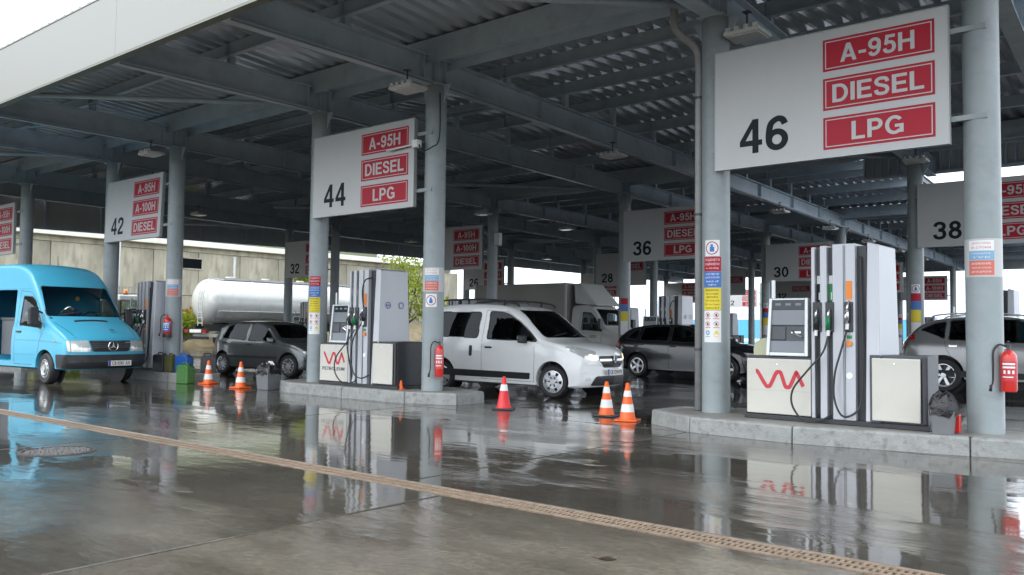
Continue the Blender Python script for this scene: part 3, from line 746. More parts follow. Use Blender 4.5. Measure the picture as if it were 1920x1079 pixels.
def notice_full(loc, ang, label, detail=True, phone=True):
    t = thing('column_notice', label, 'notice', loc, 0, 'safety notices on the columns'); rad = .1935; hw = .125
    if phone: no_phone(t, ang, 2.31, 2.53, .105, rad)
    for nm, m, z0, z1, lines, ink in (('red_notice', M_SRED, 2.105, 2.30, (('ПУШЕНЕТО', .21), ('ЗАБРАНЕНО!', .21), ('no smoking', .18)), M_WHITE),
                                 ('blue_notice', M_BLUE, 1.885, 2.10, (('ИЗКЛЮЧИ', .19), ('ДВИГАТЕЛЯ!', .21), ('Switch off', .18), ('engine', .12)), M_WHITE),
                                 ('yellow_notice', M_YELLOW, 1.575, 1.88, (('ВНИМАНИЕ!', .19), ('Не оставяй', .17), ('пистолета', .16), ('без надзор', .2), ('Do not leave', .2), ('unattended', .18)), M_INK)):
        o = curved(MB(), ang, -hw, hw, z0, z1, rad).build(nm, m, t, fix=False)
        if detail:
            mb = MB(); n = len(lines); st = (z1 - z0) / (n + .4)
            for k, (tx, wd) in enumerate(lines): curved_text(mb, tx, ang, 0, z1 - st * (k + .7), rad + .0012, wd, st * .56, .004)
            mb.build('lettering', ink, o, fix=False)
    o = curved(MB(), ang, -hw, hw, 1.14, 1.57, rad).build('pictogram_sheet', M_WHITE, t, fix=False)
    if detail:
        a = MB(); b = MB(); c = MB(); d = MB()
        for k, (u, z) in enumerate(((-.06, 1.51), (.06, 1.51), (-.06, 1.39), (.06, 1.39))):
            curved_ring(a, ang, u, z, .036, .029, rad + .0012, 14); bar(a, ang, (u - .02, z + .02), (u + .02, z - .02), .007, rad + .0014); curved(a, ang, u - .04, u + .04, z - .056, z - .046, rad + .0012)
            curved(d, ang, u - .012, u + .012, z - .02, z + .016, rad + .001)
        curved_ring(b, ang, -.06, 1.27, .034, .012, rad + .0012, 14); curved(b, ang, -.095, -.025, 1.212, 1.222, rad + .0012)
        bar(c, ang, (.025, 1.245), (.095, 1.245), .012, rad + .0012); bar(c, ang, (.027, 1.243), (.06, 1.30), .014, rad + .0013); bar(c, ang, (.093, 1.243), (.06, 1.30), .014, rad + .0014); curved(c, ang, .03, .09, 1.212, 1.222, rad + .0012); curved(c, ang, .045, .075, 1.25, 1.28, rad + .0011)
        a.build('red_symbols', M_PALER, o, fix=False); b.build('blue_symbol', M_PALEB, o, fix=False); c.build('warning_triangle', M_YELLOW, o, fix=False); d.build('black_symbols', M_DGREY, o, fix=False)
    return t
def notice_short(loc, ang, label, z=0.0, phone=False, detail=True):
    t = thing('column_notice', label, 'notice', loc, 0, 'safety notices on the columns'); rad = .1935; hw = .135
    curved(MB(), ang, -.30, .30, 1.93 + z, 2.36 + z, rad - .0012, 16).build('wrap', M_SWHITE, t, fix=False)
    for nm, m, z0, z1, ink, lines in (('white_notice', M_WHITE, 2.225, 2.34, M_PALER, ('ДРУГИ ГОРИВА', 'и стоки')), ('blue_notice', M_PALEB, 2.12, 2.222, M_WHITE, ('ПЛАЩАНЕ', 'ТУК')), ('red_notice', M_PALER, 1.95, 2.115, M_WHITE, ('ВНИМАНИЕ', 'Самообслужване', 'не се допуска'))):
        o = curved(MB(), ang, -hw, hw, z0 + z, z1 + z, rad).build(nm, m, t, fix=False)
        if detail:
            mb = MB(); st = (z1 - z0) / (len(lines) + .5)
            for k, tx in enumerate(lines): curved_text(mb, tx, ang, 0, z1 + z - st * (k + .75), rad + .0012, .2, st * .5, .004)
            mb.build('lettering', ink, o, fix=False)
    if phone: no_phone(t, ang, 1.66, 1.89, .105, rad)
    return t
def cpos(r, s, side): return (colx(s, r, side), ROW_Y[r], 0)
notice_full(cpos(0, 0, 0), R(10), 'stacked notices with a no phone disc on the column left of sign 46')
notice_full(cpos(0, 1, 0), R(30), 'stacked red blue and yellow notices on the column left of sign 44', phone=False)
notice_short(cpos(0, 0, 1), R(4), 'faded notice on the thick column right of sign 46')
notice_short(cpos(0, 1, 1), R(32), 'faded notice above a no phone disc on the column right of sign 44', phone=True)
notice_short(cpos(0, 2, 1), R(52), 'small notice on the column beside pump 42', z=.05)
notice_full(cpos(1, 0, 0), R(12), 'stacked notices on the column just behind the silver car', detail=False)
notice_full(cpos(1, 1, 0), R(30), 'stacked notices on the column between box truck and black hatchback', detail=False, phone=False)
for r, s in ((2, 1), (3, 1), (4, 1), (4, 2)):
    notice_full(cpos(r, s, 0), R(20), 'stacked notices on the column %s' % WHERE[(r, s)], detail=False)
    notice_short(cpos(r, s, 1), R(20), 'small faded notice on the column %s' % WHERE[(r, s)], detail=False)

# ================================================================ FUEL DISPENSERS
def nozzle(root, x, y, z, m_body, lab=None):
    mb = MB(); mb.tube([(x, y, z - .10), (x + .005, y - .03, z - .02), (x + .01, y - .045, z + .05)], [.021, .027, .024], 10)
    mb.tube([(x, y - .05, z - .09), (x + .004, y - .085, z - .03), (x + .008, y - .075, z + .035)], .009, 6)
    o = mb.build('nozzle', m_body, root, smooth=True)
    sp = MB(); sp.tube([(x + .01, y - .045, z + .05), (x + .012, y - .03, z + .12), (x + .014, y + .03, z + .17)], [.016, .013, .012], 8); sp.build('spout', M_CHROME, o, smooth=True)
    c = MB(); c.cyl((x, y, z - .10), (x - .004, y, z - .17), .022, .020, 10); c.build('collar', M_WHITE, o, smooth=40)
    if lab: o['label'] = lab
    return o
def wave_logo(cx, cz, w, h, y):
    pts = [(-.5, .5), (-.28, -.46), (-.17, -.46), (-.03, .44), (.07, .44), (.21, -.46), (.32, -.46), (.46, .2), (.5, .35)]
    P = [(-.5, .5), (-.44, .38), (-.30, -.38), (-.245, -.5), (-.18, -.38), (-.08, .36), (-.02, .48), (.05, .36), (.15, -.38), (.21, -.5), (.275, -.38), (.365, .36), (.43, .48), (.47, .36)]
    P = [(-.5, .5), (-.455, .42), (-.29, -.40), (-.235, -.5), (-.18, -.40), (-.06, .38), (-.005, .48), (.05, .38), (.135, -.40), (.19, -.5), (.245, -.40), (.36, .38), (.385, .45), (.5, -.28), (.52, -.40)]
    pts = [Vector((cx + a * w, 0, cz + b * h)) for a, b in catmull([(a, b, 0) for a, b in P], 4) for a, b in [(a, b)]] if False else [Vector((cx + p.x * w, y, cz + p.y * h)) for p in catmull([(a, b, 0) for a, b in P], 5)]
    mb = MB(); t = .024; vs = []
    for i, p in enumerate(pts):
        d = (pts[min(i + 1, len(pts) - 1)] - pts[max(i - 1, 0)]).normalized(); nn = Vector((-d.z, 0, d.x)) * t
        vs += [p + nn, p - nn]
    mb.add(vs, [(2 * i, 2 * i + 1, 2 * i + 3, 2 * i + 2) for i in range(len(pts) - 1)]); return mb
def make_dispenser(label, variant='46', right_cab=True, loc=(0, 0, 0)):
    t = thing('fuel_dispenser', label, 'fuel pump', loc, 0, 'fuel dispensers on the islands')
    yf, yb = -.43, .43
    mb = MB(); mb.box(.60, 2.82 if right_cab else 2.30, -.41, .41, .19, .248); mb.build('plinth', M_DARK, t, bevel=.006)
    # left cabinet
    mb = MB(); mb.box(.625, 1.478, -.40, .40, .25, .985); mb.build('left_cabinet', M_DARK, t, bevel=.012)
    mb = MB(); mb.box(.645, 1.474, yf, -.402, .262, .955)
    po = mb.build('front_panel', M_CREAM, t, bevel=.012); po['label'] = 'cream panel with a red wave logo'
    wave_logo(1.07, .70 if variant == '46' else .70, .60, .19, yf - .003).build('wave_logo', M_LRED, po, fix=False)
    lk = MB(); lk.cyl((1.05, yf - .006, .885), (1.05, yf + .004, .885), .011, n=10); lk.build('lock', M_CHROME, po)
    if variant == '44':
        x = MB(); text_xz(x, 'PETROLEUM', 1.06, .50, yf - .003, .66, .062, .01); x.build('lettering', M_DGREY, po, fix=False)
    else:
        x = MB(); x.box(.66, 1.46, yf - .0015, yf + .002, .556, .560); x.build('seam', mat('seam_grey', (.4, .39, .34), .5), po)
    # payment and display head, leaning back a little
    lean = Matrix.Translation((1.165, -.40, .99)) @ Matrix.Rotation(R(-4), 4, 'X')
    def hb(x0, x1, y0, y1, z0, z1, m, nm, par, bv=.008):
        return MB().box(x0, x1, y0, y1, z0, z1, lean).build(nm, m, par, bevel=bv)
    hd = hb(-.235, .235, .03, .34, .02, .70, M_DGREY, 'head_case', t)
    f = MB(); f.hexa([lean @ Vector(p) for p in ((-.27, -.02, 0), (-.225, -.02, 0), (-.225, .10, 0), (-.27, .10, 0))], [lean @ Vector(p) for p in ((-.245, -.02, .73), (-.205, -.02, .73), (-.205, .10, .73), (-.245, .10, .73))])
    f.hexa([lean @ Vector(p) for p in ((.225, -.02, 0), (.27, -.02, 0), (.27, .10, 0), (.225, .10, 0))], [lean @ Vector(p) for p in ((.215, -.02, .73), (.255, -.02, .73), (.255, .10, .73), (.215, .10, .73))])
    f.box(-.226, .226, -.018, .1, 0, .045, lean); f.box(-.206, .216, -.018, .1, .70, .728, lean); f.build('head_frame', M_SILVER2, t, bevel=.008)
    hb(-.207, .217, .0, .03, .585, .70, M_SCREEND, 'display', hd, 0)
    for x in (-.13, 0, .13): MB().box(x - .035, x + .035, -.003, -.0005, .635, .665, lean).build('readout', mat('lcd_digits', (.16, .19, .21), .3), hd)
    hb(-.212, .219, .005, .03, .39, .582, M_SCREEN, 'screen', hd, .004)
    hb(-.219, .222, .06, .075, .195, .387, M_DARK, 'reader_recess', hd, 0)
    hb(-.215, -.03, .012, .058, .20, .375, M_DGREY, 'card_reader', hd, .01)
    mb = MB(); mb.tube([lean @ Vector((.03, .03, .33)), lean @ Vector((.10, .0, .28)), lean @ Vector((.17, .02, .24))], .013, 6); mb.box(.04, .16, .02, .03, .29, .31, lean); mb.build('receipt_slot', M_CHROME, hd)
    hb(-.224, .224, .008, .03, .047, .192, M_SCREEN, 'keypad', hd, .004)
    mb = MB(); mb.box(.925, .958, -.30, -.26, 1.70, 1.95); mb.build('antenna_post', M_SILVER2, t)
    # hose columns
    zt = 2.36
    strips = ((1.482, 1.525), (1.590, 1.672), (1.742, 2.010))
    for i, (a, b) in enumerate(strips):
        mb = MB(); mb.box(a, b, yf + .01, yb - .01, .25, zt - .012 * (2 - i)); mb.build('hose_column', M_SILVER, t, bevel=.006)
    for x in (1.874, 1.892):
        mb = MB(); mb.box(x - .003, x + .003, yf + .005, yf + .0095, .26, zt - .02); mb.build('column_seam', M_DGREY, t)
    for a, b in ((1.525, 1.590), (1.672, 1.742), (2.010, 2.12)):
        mb = MB(); mb.box(a + .001, b - .001, yf + .085, yb - .085, .25, zt - .03); mb.build('hose_recess', M_DGREY if b < 2 else M_DARK, t)
    for a, b in ((1.505, 1.612), (1.660, 1.760), (1.885, 1.985)):
        mb = MB(); mb.box(a, b, yf - .012, yf + .06, 1.30, 1.66); mb.build('nozzle_boot', M_DARK, t, bevel=.008)
    for nm, x0, x1, z0, z1, m in (('grade_label', 1.532, 1.584, 1.885, 1.985, M_WHITE), ('grade_label', 1.678, 1.736, 1.885, 1.985, M_WHITE), ('green_label', 1.676, 1.738, 1.67, 1.88, M_GREEN), ('black_label', 1.532, 1.584, 1.67, 1.88, M_INK)):
        mb = MB(); mb.box(x0, x1, yf + .07, yf + .084, z0, z1); o = mb.build(nm, m, t)
        if z1 < 1.9:
            q = MB(); q.box((x0 + x1) / 2 - .004, (x0 + x1) / 2 + .010, yf + .0665, yf + .069, z0 + .02, z0 + .11); q.build('mark', M_WHITE, o)
    mb = MB(); mb.box(1.905, 1.975, yf + .004, yf + .009, 1.69, 1.91); mb.build('orange_label', M_LORANGE, t)
    mb = MB(); mb.box(1.91, 1.97, yf + .004, yf + .009, 1.22, 1.26); mb.build('green_sticker', M_GREEN, t)
    mb = MB(); mb.cyl((1.94, yf - .016, 1.165), (1.94, yf + .009, 1.165), .034, n=16); mb.build('stop_button', M_LORANGE, t, smooth=40)
    mb = MB(); mb.cyl((1.94, yf + .003, .78), (1.94, yf + .009, .78), .04, n=18); mb.build('round_sticker', M_WHITE, t)
    nozzle(t, 1.555, yf - .03, 1.42, M_DARK)
    nozzle(t, 1.705, yf - .03, 1.42, M_GREEN, 'green nozzle')
    nozzle(t, 1.930, yf - .03, 1.50, M_CHROME if variant == '46' else M_DARK)
    def hose(pts): MB().tube(catmull(pts, 7), .0125, 8).build('hose', M_RUBBER, t, smooth=True)
    if variant == '46':
        hose([(1.555, yf - .03, 1.25), (1.55, yf - .02, 1.0), (1.565, yf - .0, .6), (1.56, yf + .02, .3), (1.56, yf + .05, .26)])
        hose([(1.70, yf - .03, 1.25), (1.66, yf - .10, 1.05), (1.50, yf - .17, .83), (1.33, yf - .19, .60), (1.32, yf - .19, .40), (1.45, yf - .16, .225), (1.62, yf - .06, .235), (1.71, yf + .03, .30)])
        hose([(1.925, yf - .03, 1.32), (1.86, yf - .07, 1.05), (1.80, yf - .09, .80), (1.79, yf - .09, .52), (1.87, yf - .09, .32), (1.98, yf - .06, .32), (2.07, yf - .0, .46), (2.09, yf + .03, .9), (2.07, yf + .04, 1.6), (2.06, yf + .05, 2.2)])
    else:
        hose([(1.555, yf - .03, 1.25), (1.52, yf - .06, 1.0), (1.56, yf - .04, .7), (1.60, yf - .0, .4), (1.56, yf + .05, .26)])
        hose([(1.70, yf - .03, 1.25), (1.60, yf - .14, 1.0), (1.38, yf - .20, .72), (1.36, yf - .20, .45), (1.52, yf - .15, .26), (1.68, yf - .05, .27), (1.71, yf + .03, .32)])
        hose([(1.925, yf - .03, 1.40), (1.76, yf - .10, 1.1), (1.70, yf - .11, .75), (1.78, yf - .11, .45), (1.95, yf - .08, .36), (2.08, yf - .0, .42)])
        hose([(1.93, yf - .03, 1.66), (1.93, yf - .06, 1.95), (1.99, yf - .05, 2.15), (2.08, yf + .03, 2.20)])
    # tapering end cheek, wide when seen from the side
    q = [(2.12, -.43), (2.26, -.43), (2.26, .43), (2.12, .43)]
    mb = MB(); mb.hexa([(2.12, -.42, .25), (2.29, -.42, .25), (2.29, .42, .25), (2.12, .42, .25)], [(2.122, -.335, zt + .015), (2.255, -.335, zt - .02), (2.255, .335, zt - .02), (2.122, .335, zt + .015)])
    ck = mb.build('end_cheek', mat('cheek_grey', (.50, .51, .545), .38, .15, .04, 2), t, bevel=.012)
    if variant == '44':
        for yy in (-.16, .16):
            rg = MB(); n = 28; o = []
            for rr in (.062, .046):
                for k in range(n): o.append((2.2795, yy + rr * math.cos(2 * math.pi * k / n), 1.70 + rr * math.sin(2 * math.pi * k / n)))
            rg.add(o, [(k, (k + 1) % n, n + (k + 1) % n, n + k) for k in range(n)])
            if yy < 0: rg.add([(2.2795, yy - .05, 1.69), (2.2795, yy + .05, 1.69), (2.2795, yy + .05, 1.712), (2.2795, yy - .05, 1.712)], [(0, 1, 2, 3)])
            rg.build('round_emblem', mat('emblem_blue', (.14, .17, .36), .5), ck, fix=False)
    if right_cab:
        mb = MB(); mb.box(2.30, 2.80, -.40, .31 if variant == '44' else .06, .25, 1.035); mb.box(2.175, 2.30, -.435, -.425, .25, 1.035)
        mb.build('right_cabinet', M_DARK if variant == '44' else M_DGREY, t, bevel=.016)
        mb = MB(); mb.box(2.205, 2.735, -.462, -.436, .275, 1.0); po = mb.build('front_panel', M_CREAM, t, bevel=.012); po['label'] = 'plain cream panel'
        lk = MB(); lk.cyl((2.46, -.467, .94), (2.46, -.455, .94), .011, n=10); lk.build('lock', M_CHROME, po)
        mb = MB(); mb.box(2.745, 2.79, -.437, -.402, .26, 1.02); mb.build('corner_post', M_DARK, t, bevel=.008)
    return t
d46 = make_dispenser('tall dispenser with a plain wave logo under the large sign 46', '46', loc=(colx(0, 0, 0), ROW_Y[0], 0))
d44 = make_dispenser('dispenser with PETROLEUM logo and round emblems under sign 44', '44', loc=(colx(1, 0, 0) + .02, ROW_Y[0], 0))
d42 = make_dispenser('dispenser without a right cabinet behind the blue van', '46', right_cab=False, loc=(colx(2, 0, 0) + .82, ROW_Y[0], 0))
for r, s in SLOTS:
    if (r, s) in ((0, 0), (0, 1), (0, 2)): continue
    dup(d44 if s == 1 else d46, 'dispenser ' + WHERE[(r, s)], (colx(s, r, 0), ROW_Y[r], 0))

# ================================================================ CANOPY LAMPS
lm = thing('canopy_lamp', '', 'lamp', group='box lamps hung under the canopy beams')
mb = MB(); mb.box(-.26, .26, -.21, .21, 0, .06); mb.build('housing', M_LAMP, lm, bevel=.012)
for x in (-.2, -.08, .06, .19):
    mb = MB(); mb.box(x - .035, x + .035, -.20, -.12, .06, .115); mb.build('driver_block', M_LAMP, lm, bevel=.008)
mb = MB(); mb.box(-.225, .225, -.175, .175, -.012, -.001); mb.build('diffuser', M_DIFF, lm)
mb = MB(); mb.cyl((0, -.02, .06), (0, -.02, .34), .014, n=8); mb.box(-.05, .05, -.07, .03, .33, .345); mb.build('hanger', M_DGREY, lm)
names = {(0, 0): 'above the nearest dispenser', (1, 1): 'above the white car', (2, 1): 'above the blue jerry can', (3, 1): 'above the blue van'}
ords = ('first', 'second', 'third', 'fourth', 'fifth', 'sixth', 'seventh', 'eighth')
first = True
for (s, side), nm in names.items():
    Ys = {(0, 0): (10.95, 16.8, 21.5), (1, 1): (9.95, 16.8, 22.7, 28.1, 33.8, 39.5, 45.2, 51), (2, 1): (10.1, 16.8, 22.7, 28.1, 33.8, 39.5, 45.2, 51), (3, 1): (9.6, 16.8, 22.7, 28.1, 33.8, 39.5)}[(s, side)]
    for k, y in enumerate(Ys):
        x = colx(s, 0, side) - .78 * max(0, (y - ROW_Y[0]) / 12.71) + (.30 if (s, side) != (0, 0) else .46)
        lab = '%s lamp from the fascia along the beam %s' % (ords[k], nm)
        loc = (x, y, 5.30)
        if first: lm.location = loc; lm['label'] = lab; first = False
        else:
            o = dup(lm, lab, loc, rz=R(random.uniform(-3, 3)))
            if (s, k) == (3, 0):
                o['label'] = 'yellowed lamp, first from the fascia above the blue van'
                for c in o.children:
                    if c.name.startswith(('housing', 'driver')):
                        c.data = c.data.copy(); c.data.materials[0] = M_LAMPY
# cable trunking running along the beams
for s, side in ((1, 1), (1, 0), (2, 1), (2, 0), (3, 1)):
    mb = MB(); pts = [(colx(s, 0, side) + .10, 6.7, Z_BEAM - .014)] + [(colx(s, r, side) + .10, ROW_Y[r] - .3, Z_BEAM - .014) for r in range(4)]
    mb.tube(pts, .016, 6); mb.build('conduit', mat('conduit_grey', (.34, .37, .4), .35, .5), canopy)
# ================================================================ SMALL THINGS
def extinguisher(loc, rz, label, lab_m, grey_base=False, r=.082, h=.46, hose_side=1):
    t = thing('fire_extinguisher', label, 'extinguisher', loc, rz, 'fire extinguishers on the columns')
    mb = MB(); mb.lathe([(.001, 0), (r * .86, 0), (r, .02), (r, h * .78), (r * .93, h * .87), (r * .6, h * .95), (r * .3, h * .99), (.001, h)], 24)
    b = mb.build('cylinder', M_RED, t, smooth=50)
    if grey_base:
        mb = MB(); mb.lathe([(r * 1.03, -.03), (r * 1.06, .01), (r * 1.06, .05), (r * 1.0, .055)], 24); mb.build('foot_ring', M_DARK, t, smooth=40)
    mb = MB(); n = 10; o = []
    for z in (h * .26, h * .72):
        for k in range(n + 1):
            a = R(-62 + 124 * k / n); o.append((math.sin(a) * (r + .0015), -math.cos(a) * (r + .0015), z))
    mb.add(o, [(k, k + 1, n + 2 + k, n + 1 + k) for k in range(n)]); lb = mb.build('label_sheet', lab_m, b, fix=False)
    ink = MB()
    def arc(z0, z1, a0, a1):
        o = []; n = 5
        for z in (z0, z1):
            for k in range(n + 1):
                a = R(a0 + (a1 - a0) * k / n); o.append((math.sin(a) * (r + .003), -math.cos(a) * (r + .003), z))
        ink.add(o, [(k, k + 1, n + 2 + k, n + 1 + k) for k in range(n)])
    for z in (.64, .56): arc(h * z, h * (z + .045), -45, 45)
    for a in (-38, -8, 22): arc(h * .43, h * .51, a, a + 16)
    arc(h * .34, h * .365, -45, 30)
    ink.build('label_print', M_WHITE, b, fix=False)
    mb = MB(); mb.cyl((0, 0, h * .98), (0, 0, h + .05), .022, n=10); mb.box(-.012, .012, -.10, .03, h + .05, h + .062); mb.box(-.011, .011, -.085, .01, h + .085, h + .096); mb.cyl((0, -.03, h + .03), (0, -.055, h + .03), .018, n=10)
    mb.build('valve', M_DGREY if not grey_base else M_RED, t)
    s = hose_side
    mb = MB(); mb.tube(catmull([(s * .02, 0, h + .03), (s * .09, -.02, h + .055), (s * .145, -.03, h - .02), (s * .15, -.03, h * .6), (s * .155, -.02, h * .25), (s * .175, -.02, .05)], 5), .010, 8); mb.cyl((s * .175, -.02, .07), (s * .182, -.02, .0), .015, .02, 8); mb.build('hose', M_RUBBER, t, smooth=True)
    mb = MB(); mb.box(-.04, .04, r, r + .03, h * .3, h * .85); mb.build('bracket', M_DARK, t)
    return t
x, y, _ = cpos(0, 0, 1); extinguisher((x + .255, y - .11, .665), R(10), 'red extinguisher with hose on the column right of sign 46', M_LRED, hose_side=-1)
x, y, _ = cpos(0, 1, 1); extinguisher((x + .30, y - .13, .44), R(40), 'tall red extinguisher on the column right of sign 44', M_RED, r=.075, h=.56, hose_side=-1)
x, y, _ = cpos(0, 2, 1); extinguisher((x + .22, y - .26, 1.02), R(40), 'red extinguisher with blue label on the column beside pump 42', M_BLUE, True, r=.095, h=.46, hose_side=-1)

def bag(root, cx, cy, z, hw, seed, m=M_BAG, hh=.14):
    rnd = random.Random(seed); mb = MB(); n = 28; rings = []
    for zz, k in ((-.10, 1.05), (-.06, 1.10), (-.02, 1.12), (.02, 1.07), (.06, .98), (hh * .75, .72), (hh, .35), (hh * .8, .05)):
        rg = []
        for i in range(n):
            a = 2 * math.pi * i / n; sq = 1 / max(abs(math.cos(a)), abs(math.sin(a))) ** .7
            q = k * sq * (1 + rnd.uniform(-.07, .07)); rg.append((cx + hw * q * math.cos(a), cy + hw * q * math.sin(a), z + zz + rnd.uniform(-.028, .028)))
        rings.append(rg)
    mb.add([p for rg in rings for p in rg], [(j * n + i, j * n + (i + 1) % n, (j + 1) * n + (i + 1) % n, (j + 1) * n + i) for j in range(len(rings) - 1) for i in range(n)])
    return mb.build('bag', m, root, smooth=35)
def bin_(loc, label, rz, w0, w1, h, seed):
    t = thing('waste_bin', label, 'bin', loc, rz, 'grey waste bins with black liners')
    mb = MB(); a, b = w0 / 2, w1 / 2
    mb.hexa([(-a, -a, 0), (a, -a, 0), (a, a, 0), (-a, a, 0)], [(-b, -b, h), (b, -b, h), (b, b, h), (-b, b, h)]); mb.build('tub', M_BIN, t, bevel=.012)
    bag(t, 0, 0, h - .0, b, seed); return t
b1 = bin_((-2.46, 10.30, .2), 'grey bin with black liner between the near dispenser and column', R(8), .20, .25, .31, 4)
b2 = bin_((-15.13, 10.42, 0), 'grey bin on the floor beside the left end of island 44', R(6), .32, .38, .42, 9)
mb = MB(); rnd = random.Random(5)
mb.ico((.02, -.03, .50), .13, 2, (1.1, .9, .55)); mb.v = [(a + rnd.uniform(-.03, .03), b + rnd.uniform(-.03, .03), c + rnd.uniform(-.03, .03)) for a, b, c in mb.v]
mb.build('crumpled_paper', mat('paper_white', (.6, .6, .62), .6, 0, .1, 9), b2, smooth=30)

def cone(loc, label, col, bands, base_m, h=.51, rz=0, rb=.115):
    t = thing('traffic_cone', label, 'cone', loc, rz, 'traffic cones on the forecourt')
    mb = MB(); mb.box(-.165, .165, -.165, .165, 0, .028); mb.build('base', base_m, t, bevel=.012)
    def rad(z): return rb + (.026 - rb) * (z - .028) / (h - .028)
    zs = sorted(set([.028, h] + [q for a in bands for q in a])); 
    mb = MB(); mb.lathe([(rad(.028) + .014, .028), (rad(.05), .05), (rad(h), h), (rad(h) - .008, h + .006), (.012, h - .01)], 28); bd = mb.build('body', col, t, smooth=50)
    for a, b in bands:
        mb = MB(); mb.lathe([(rad(a) + .0025, a), (rad(b) + .0025, b)], 28); mb.build('white_band', M_REFL, bd, smooth=True)
    return t
cone((-17.47, 10.47, 0), 'orange cone beside the green jerry can', M_ORANGE, ((.10, .22), (.32, .41)), M_ORANGE, rz=.3)
cone((-15.87, 10.25, 0), 'orange cone just left of the grey bin', M_ORANGE, ((.12, .23), (.34, .43)), M_ORANGE, h=.54, rz=.1)
cone((-9.03, 10.64, 0), 'red cone with a single white band on a black base', M_CRED, ((.30, .40),), M_DARK, h=.52, rz=.5)
cone((-7.27, 10.95, 0), 'orange cone with a black base before the white car', M_ORANGE, ((.13, .25), (.345, .44)), M_DARK, h=.51, rz=.2)
cone((-6.68, 10.60, 0), 'orange cone with an orange base beside the nearest island', M_ORANGE, ((.13, .24), (.345, .43)), M_ORANGE, h=.535, rz=.35)
# little red tip lying by the column of island 44, red tin beside the near bin
t = thing('traffic_cone', 'tiny red cone at the foot of the column right of sign 44', 'cone', (-11.42, 10.62, .19))
mb = MB(); mb.lathe([(.055, 0), (.045, .02), (.016, .16), (.001, .165)], 16); mb.build('body', M_ORANGE, t, smooth=50)
mb = MB(); mb.box(-.06, .06, -.06, .06, -.0, .012); mb.build('base', M_ORANGE, t)
t = thing('tin', 'small red tin behind the bin at the near column', 'tin', (-2.395, 10.58, .2))
mb = MB(); mb.box(-.045, .045, -.04, .04, 0, .20); mb.build('body', M_RED, t, bevel=.01)
mb = MB(); mb.cyl((.01, 0, .20), (.01, 0, .225), .016, n=10); mb.build('cap', M_DARK, t)

def jerry(loc, rz, label, m, w=.33, d=.18, h=.42):
    t = thing('jerry_can', label, 'jerry can', loc, rz, 'plastic jerry cans by island 42')
    mb = MB(); mb.prism(rpoly([(-w / 2, 0), (w / 2, 0), (w / 2, h * .80), (w * .30, h * .90), (-w * .36, h * .90), (-w / 2, h * .84)], .035), -d / 2, d / 2); mb.build('body', m, t, bevel=.02)
    mb = MB(); mb.tube(catmull([(-w * .30, 0, h * .88), (-w * .25, 0, h * .985), (0, 0, h * 1.0), (w * .12, 0, h * .985), (w * .17, 0, h * .88)], 5), .016, 8); mb.build('handle', m, t, smooth=True)
    mb = MB(); mb.cyl((w * .33, 0, h * .80), (w * .36, 0, h * .97), .028, n=12); mb.build('cap', M_DARK, t)
    mb = MB(); mb.box(-w * .3, w * .3, -d / 2 - .006, -d / 2 + .01, h * .15, h * .7); mb.build('moulded_panel', m, t, bevel=.008)
    return t
M_JG = mat('can_green', (.045, .15, .03), .42, 0, .08, 5); M_JO = mat('can_olive', (.075, .075, .018), .5, 0, .1, 5); M_JB = mat('can_blue', (.015, .085, .32), .42, 0, .08, 5)
jerry((-17.82, 10.12, 0), R(4), 'grass green jerry can standing on the wet floor', M_JG, .42, .2, .46)
jerry((-19.42, 10.40, .2), R(6), 'black jerry can on the island next to the van', M_DARK, .40, .2, .44)
jerry((-19.02, 10.44, .2), R(-3), 'olive jerry can between a black can and a blue can', M_JO, .34, .2, .42)
jerry((-18.56, 10.50, .2), R(8), 'bright blue jerry can on the end of island 42', M_JB, .42, .2, .44)
jerry((-18.24, 10.92, .2), R(60), 'black jerry can at the far right end of island 42', M_DARK, .34, .2, .44)
# extra length of kerb under the cans
t = thing('concrete_block', 'low grey concrete block under the row of jerry cans', 'concrete block', (-18.6, 10.55, 0))
mb = MB(); mb.box(-1.35, .62, -.36, .52, -.02, .197); mb.build('block', M_CONC, t, bevel=.015)
mb = MB(); mb.box(-.1, -.09, -.363, -.358, 0, .19); mb.build('joint', M_JOINT, t)
# cream rounded stand behind the near dispenser, red advert board behind it
t = thing('rounded_cabinet', 'pale cream cabinet with a rounded top behind the near dispenser', 'cabinet', (-4.77, 10.93, .2))
mb = MB(); mb.prism([(-.17, 0), (.17, 0), (.17, .86)] + [(.17 * math.cos(R(a)), .86 + .15 * math.sin(R(a))) for a in range(15, 180, 15)] + [(-.17, .86)], .02, .3); mb.build('body', mat('pale_cream', (.55, .56, .38), .5, 0, .05, 4), t, bevel=.015)
mb = MB(); mb.box(-.12, .12, .012, .019, .5, .8); mb.build('panel', mat('pale_cream', None), t)
t = thing('advert_board', 'dark red board with yellow lettering beside the silver car', 'advert', (-7.15, 22.95, .2))
mb = MB(); mb.box(-.36, .36, 0, .04, .45, 1.12); mb.build('panel', mat('board_red', (.22, .012, .015), .45, 0, .1, 4), t)
mb = MB(); text_xz(mb, 'LAETMA', 0, .66, -.003, .62, .15, .03); mb.build('lettering', M_YELLOW, t, fix=False)
mb = MB()
for xx in (-.3, .3): mb.box(xx - .02, xx + .02, .041, .07, 0, 1.1)
mb.build('legs', M_DGREY, t)
for i, (xx, yy, rz) in enumerate(((-3.2, 4.4, .4), (-6.9, 3.2, 1.2), (-4.9, 3.9, 2.2), (-2.2, 3.6, .9))):
    pass
lf = thing('fallen_leaf', 'single dark fallen leaf on the concrete in the foreground', 'leaf', (-2.75, 4.16, 0), .6)
mb = MB(); n = 8; vs = []
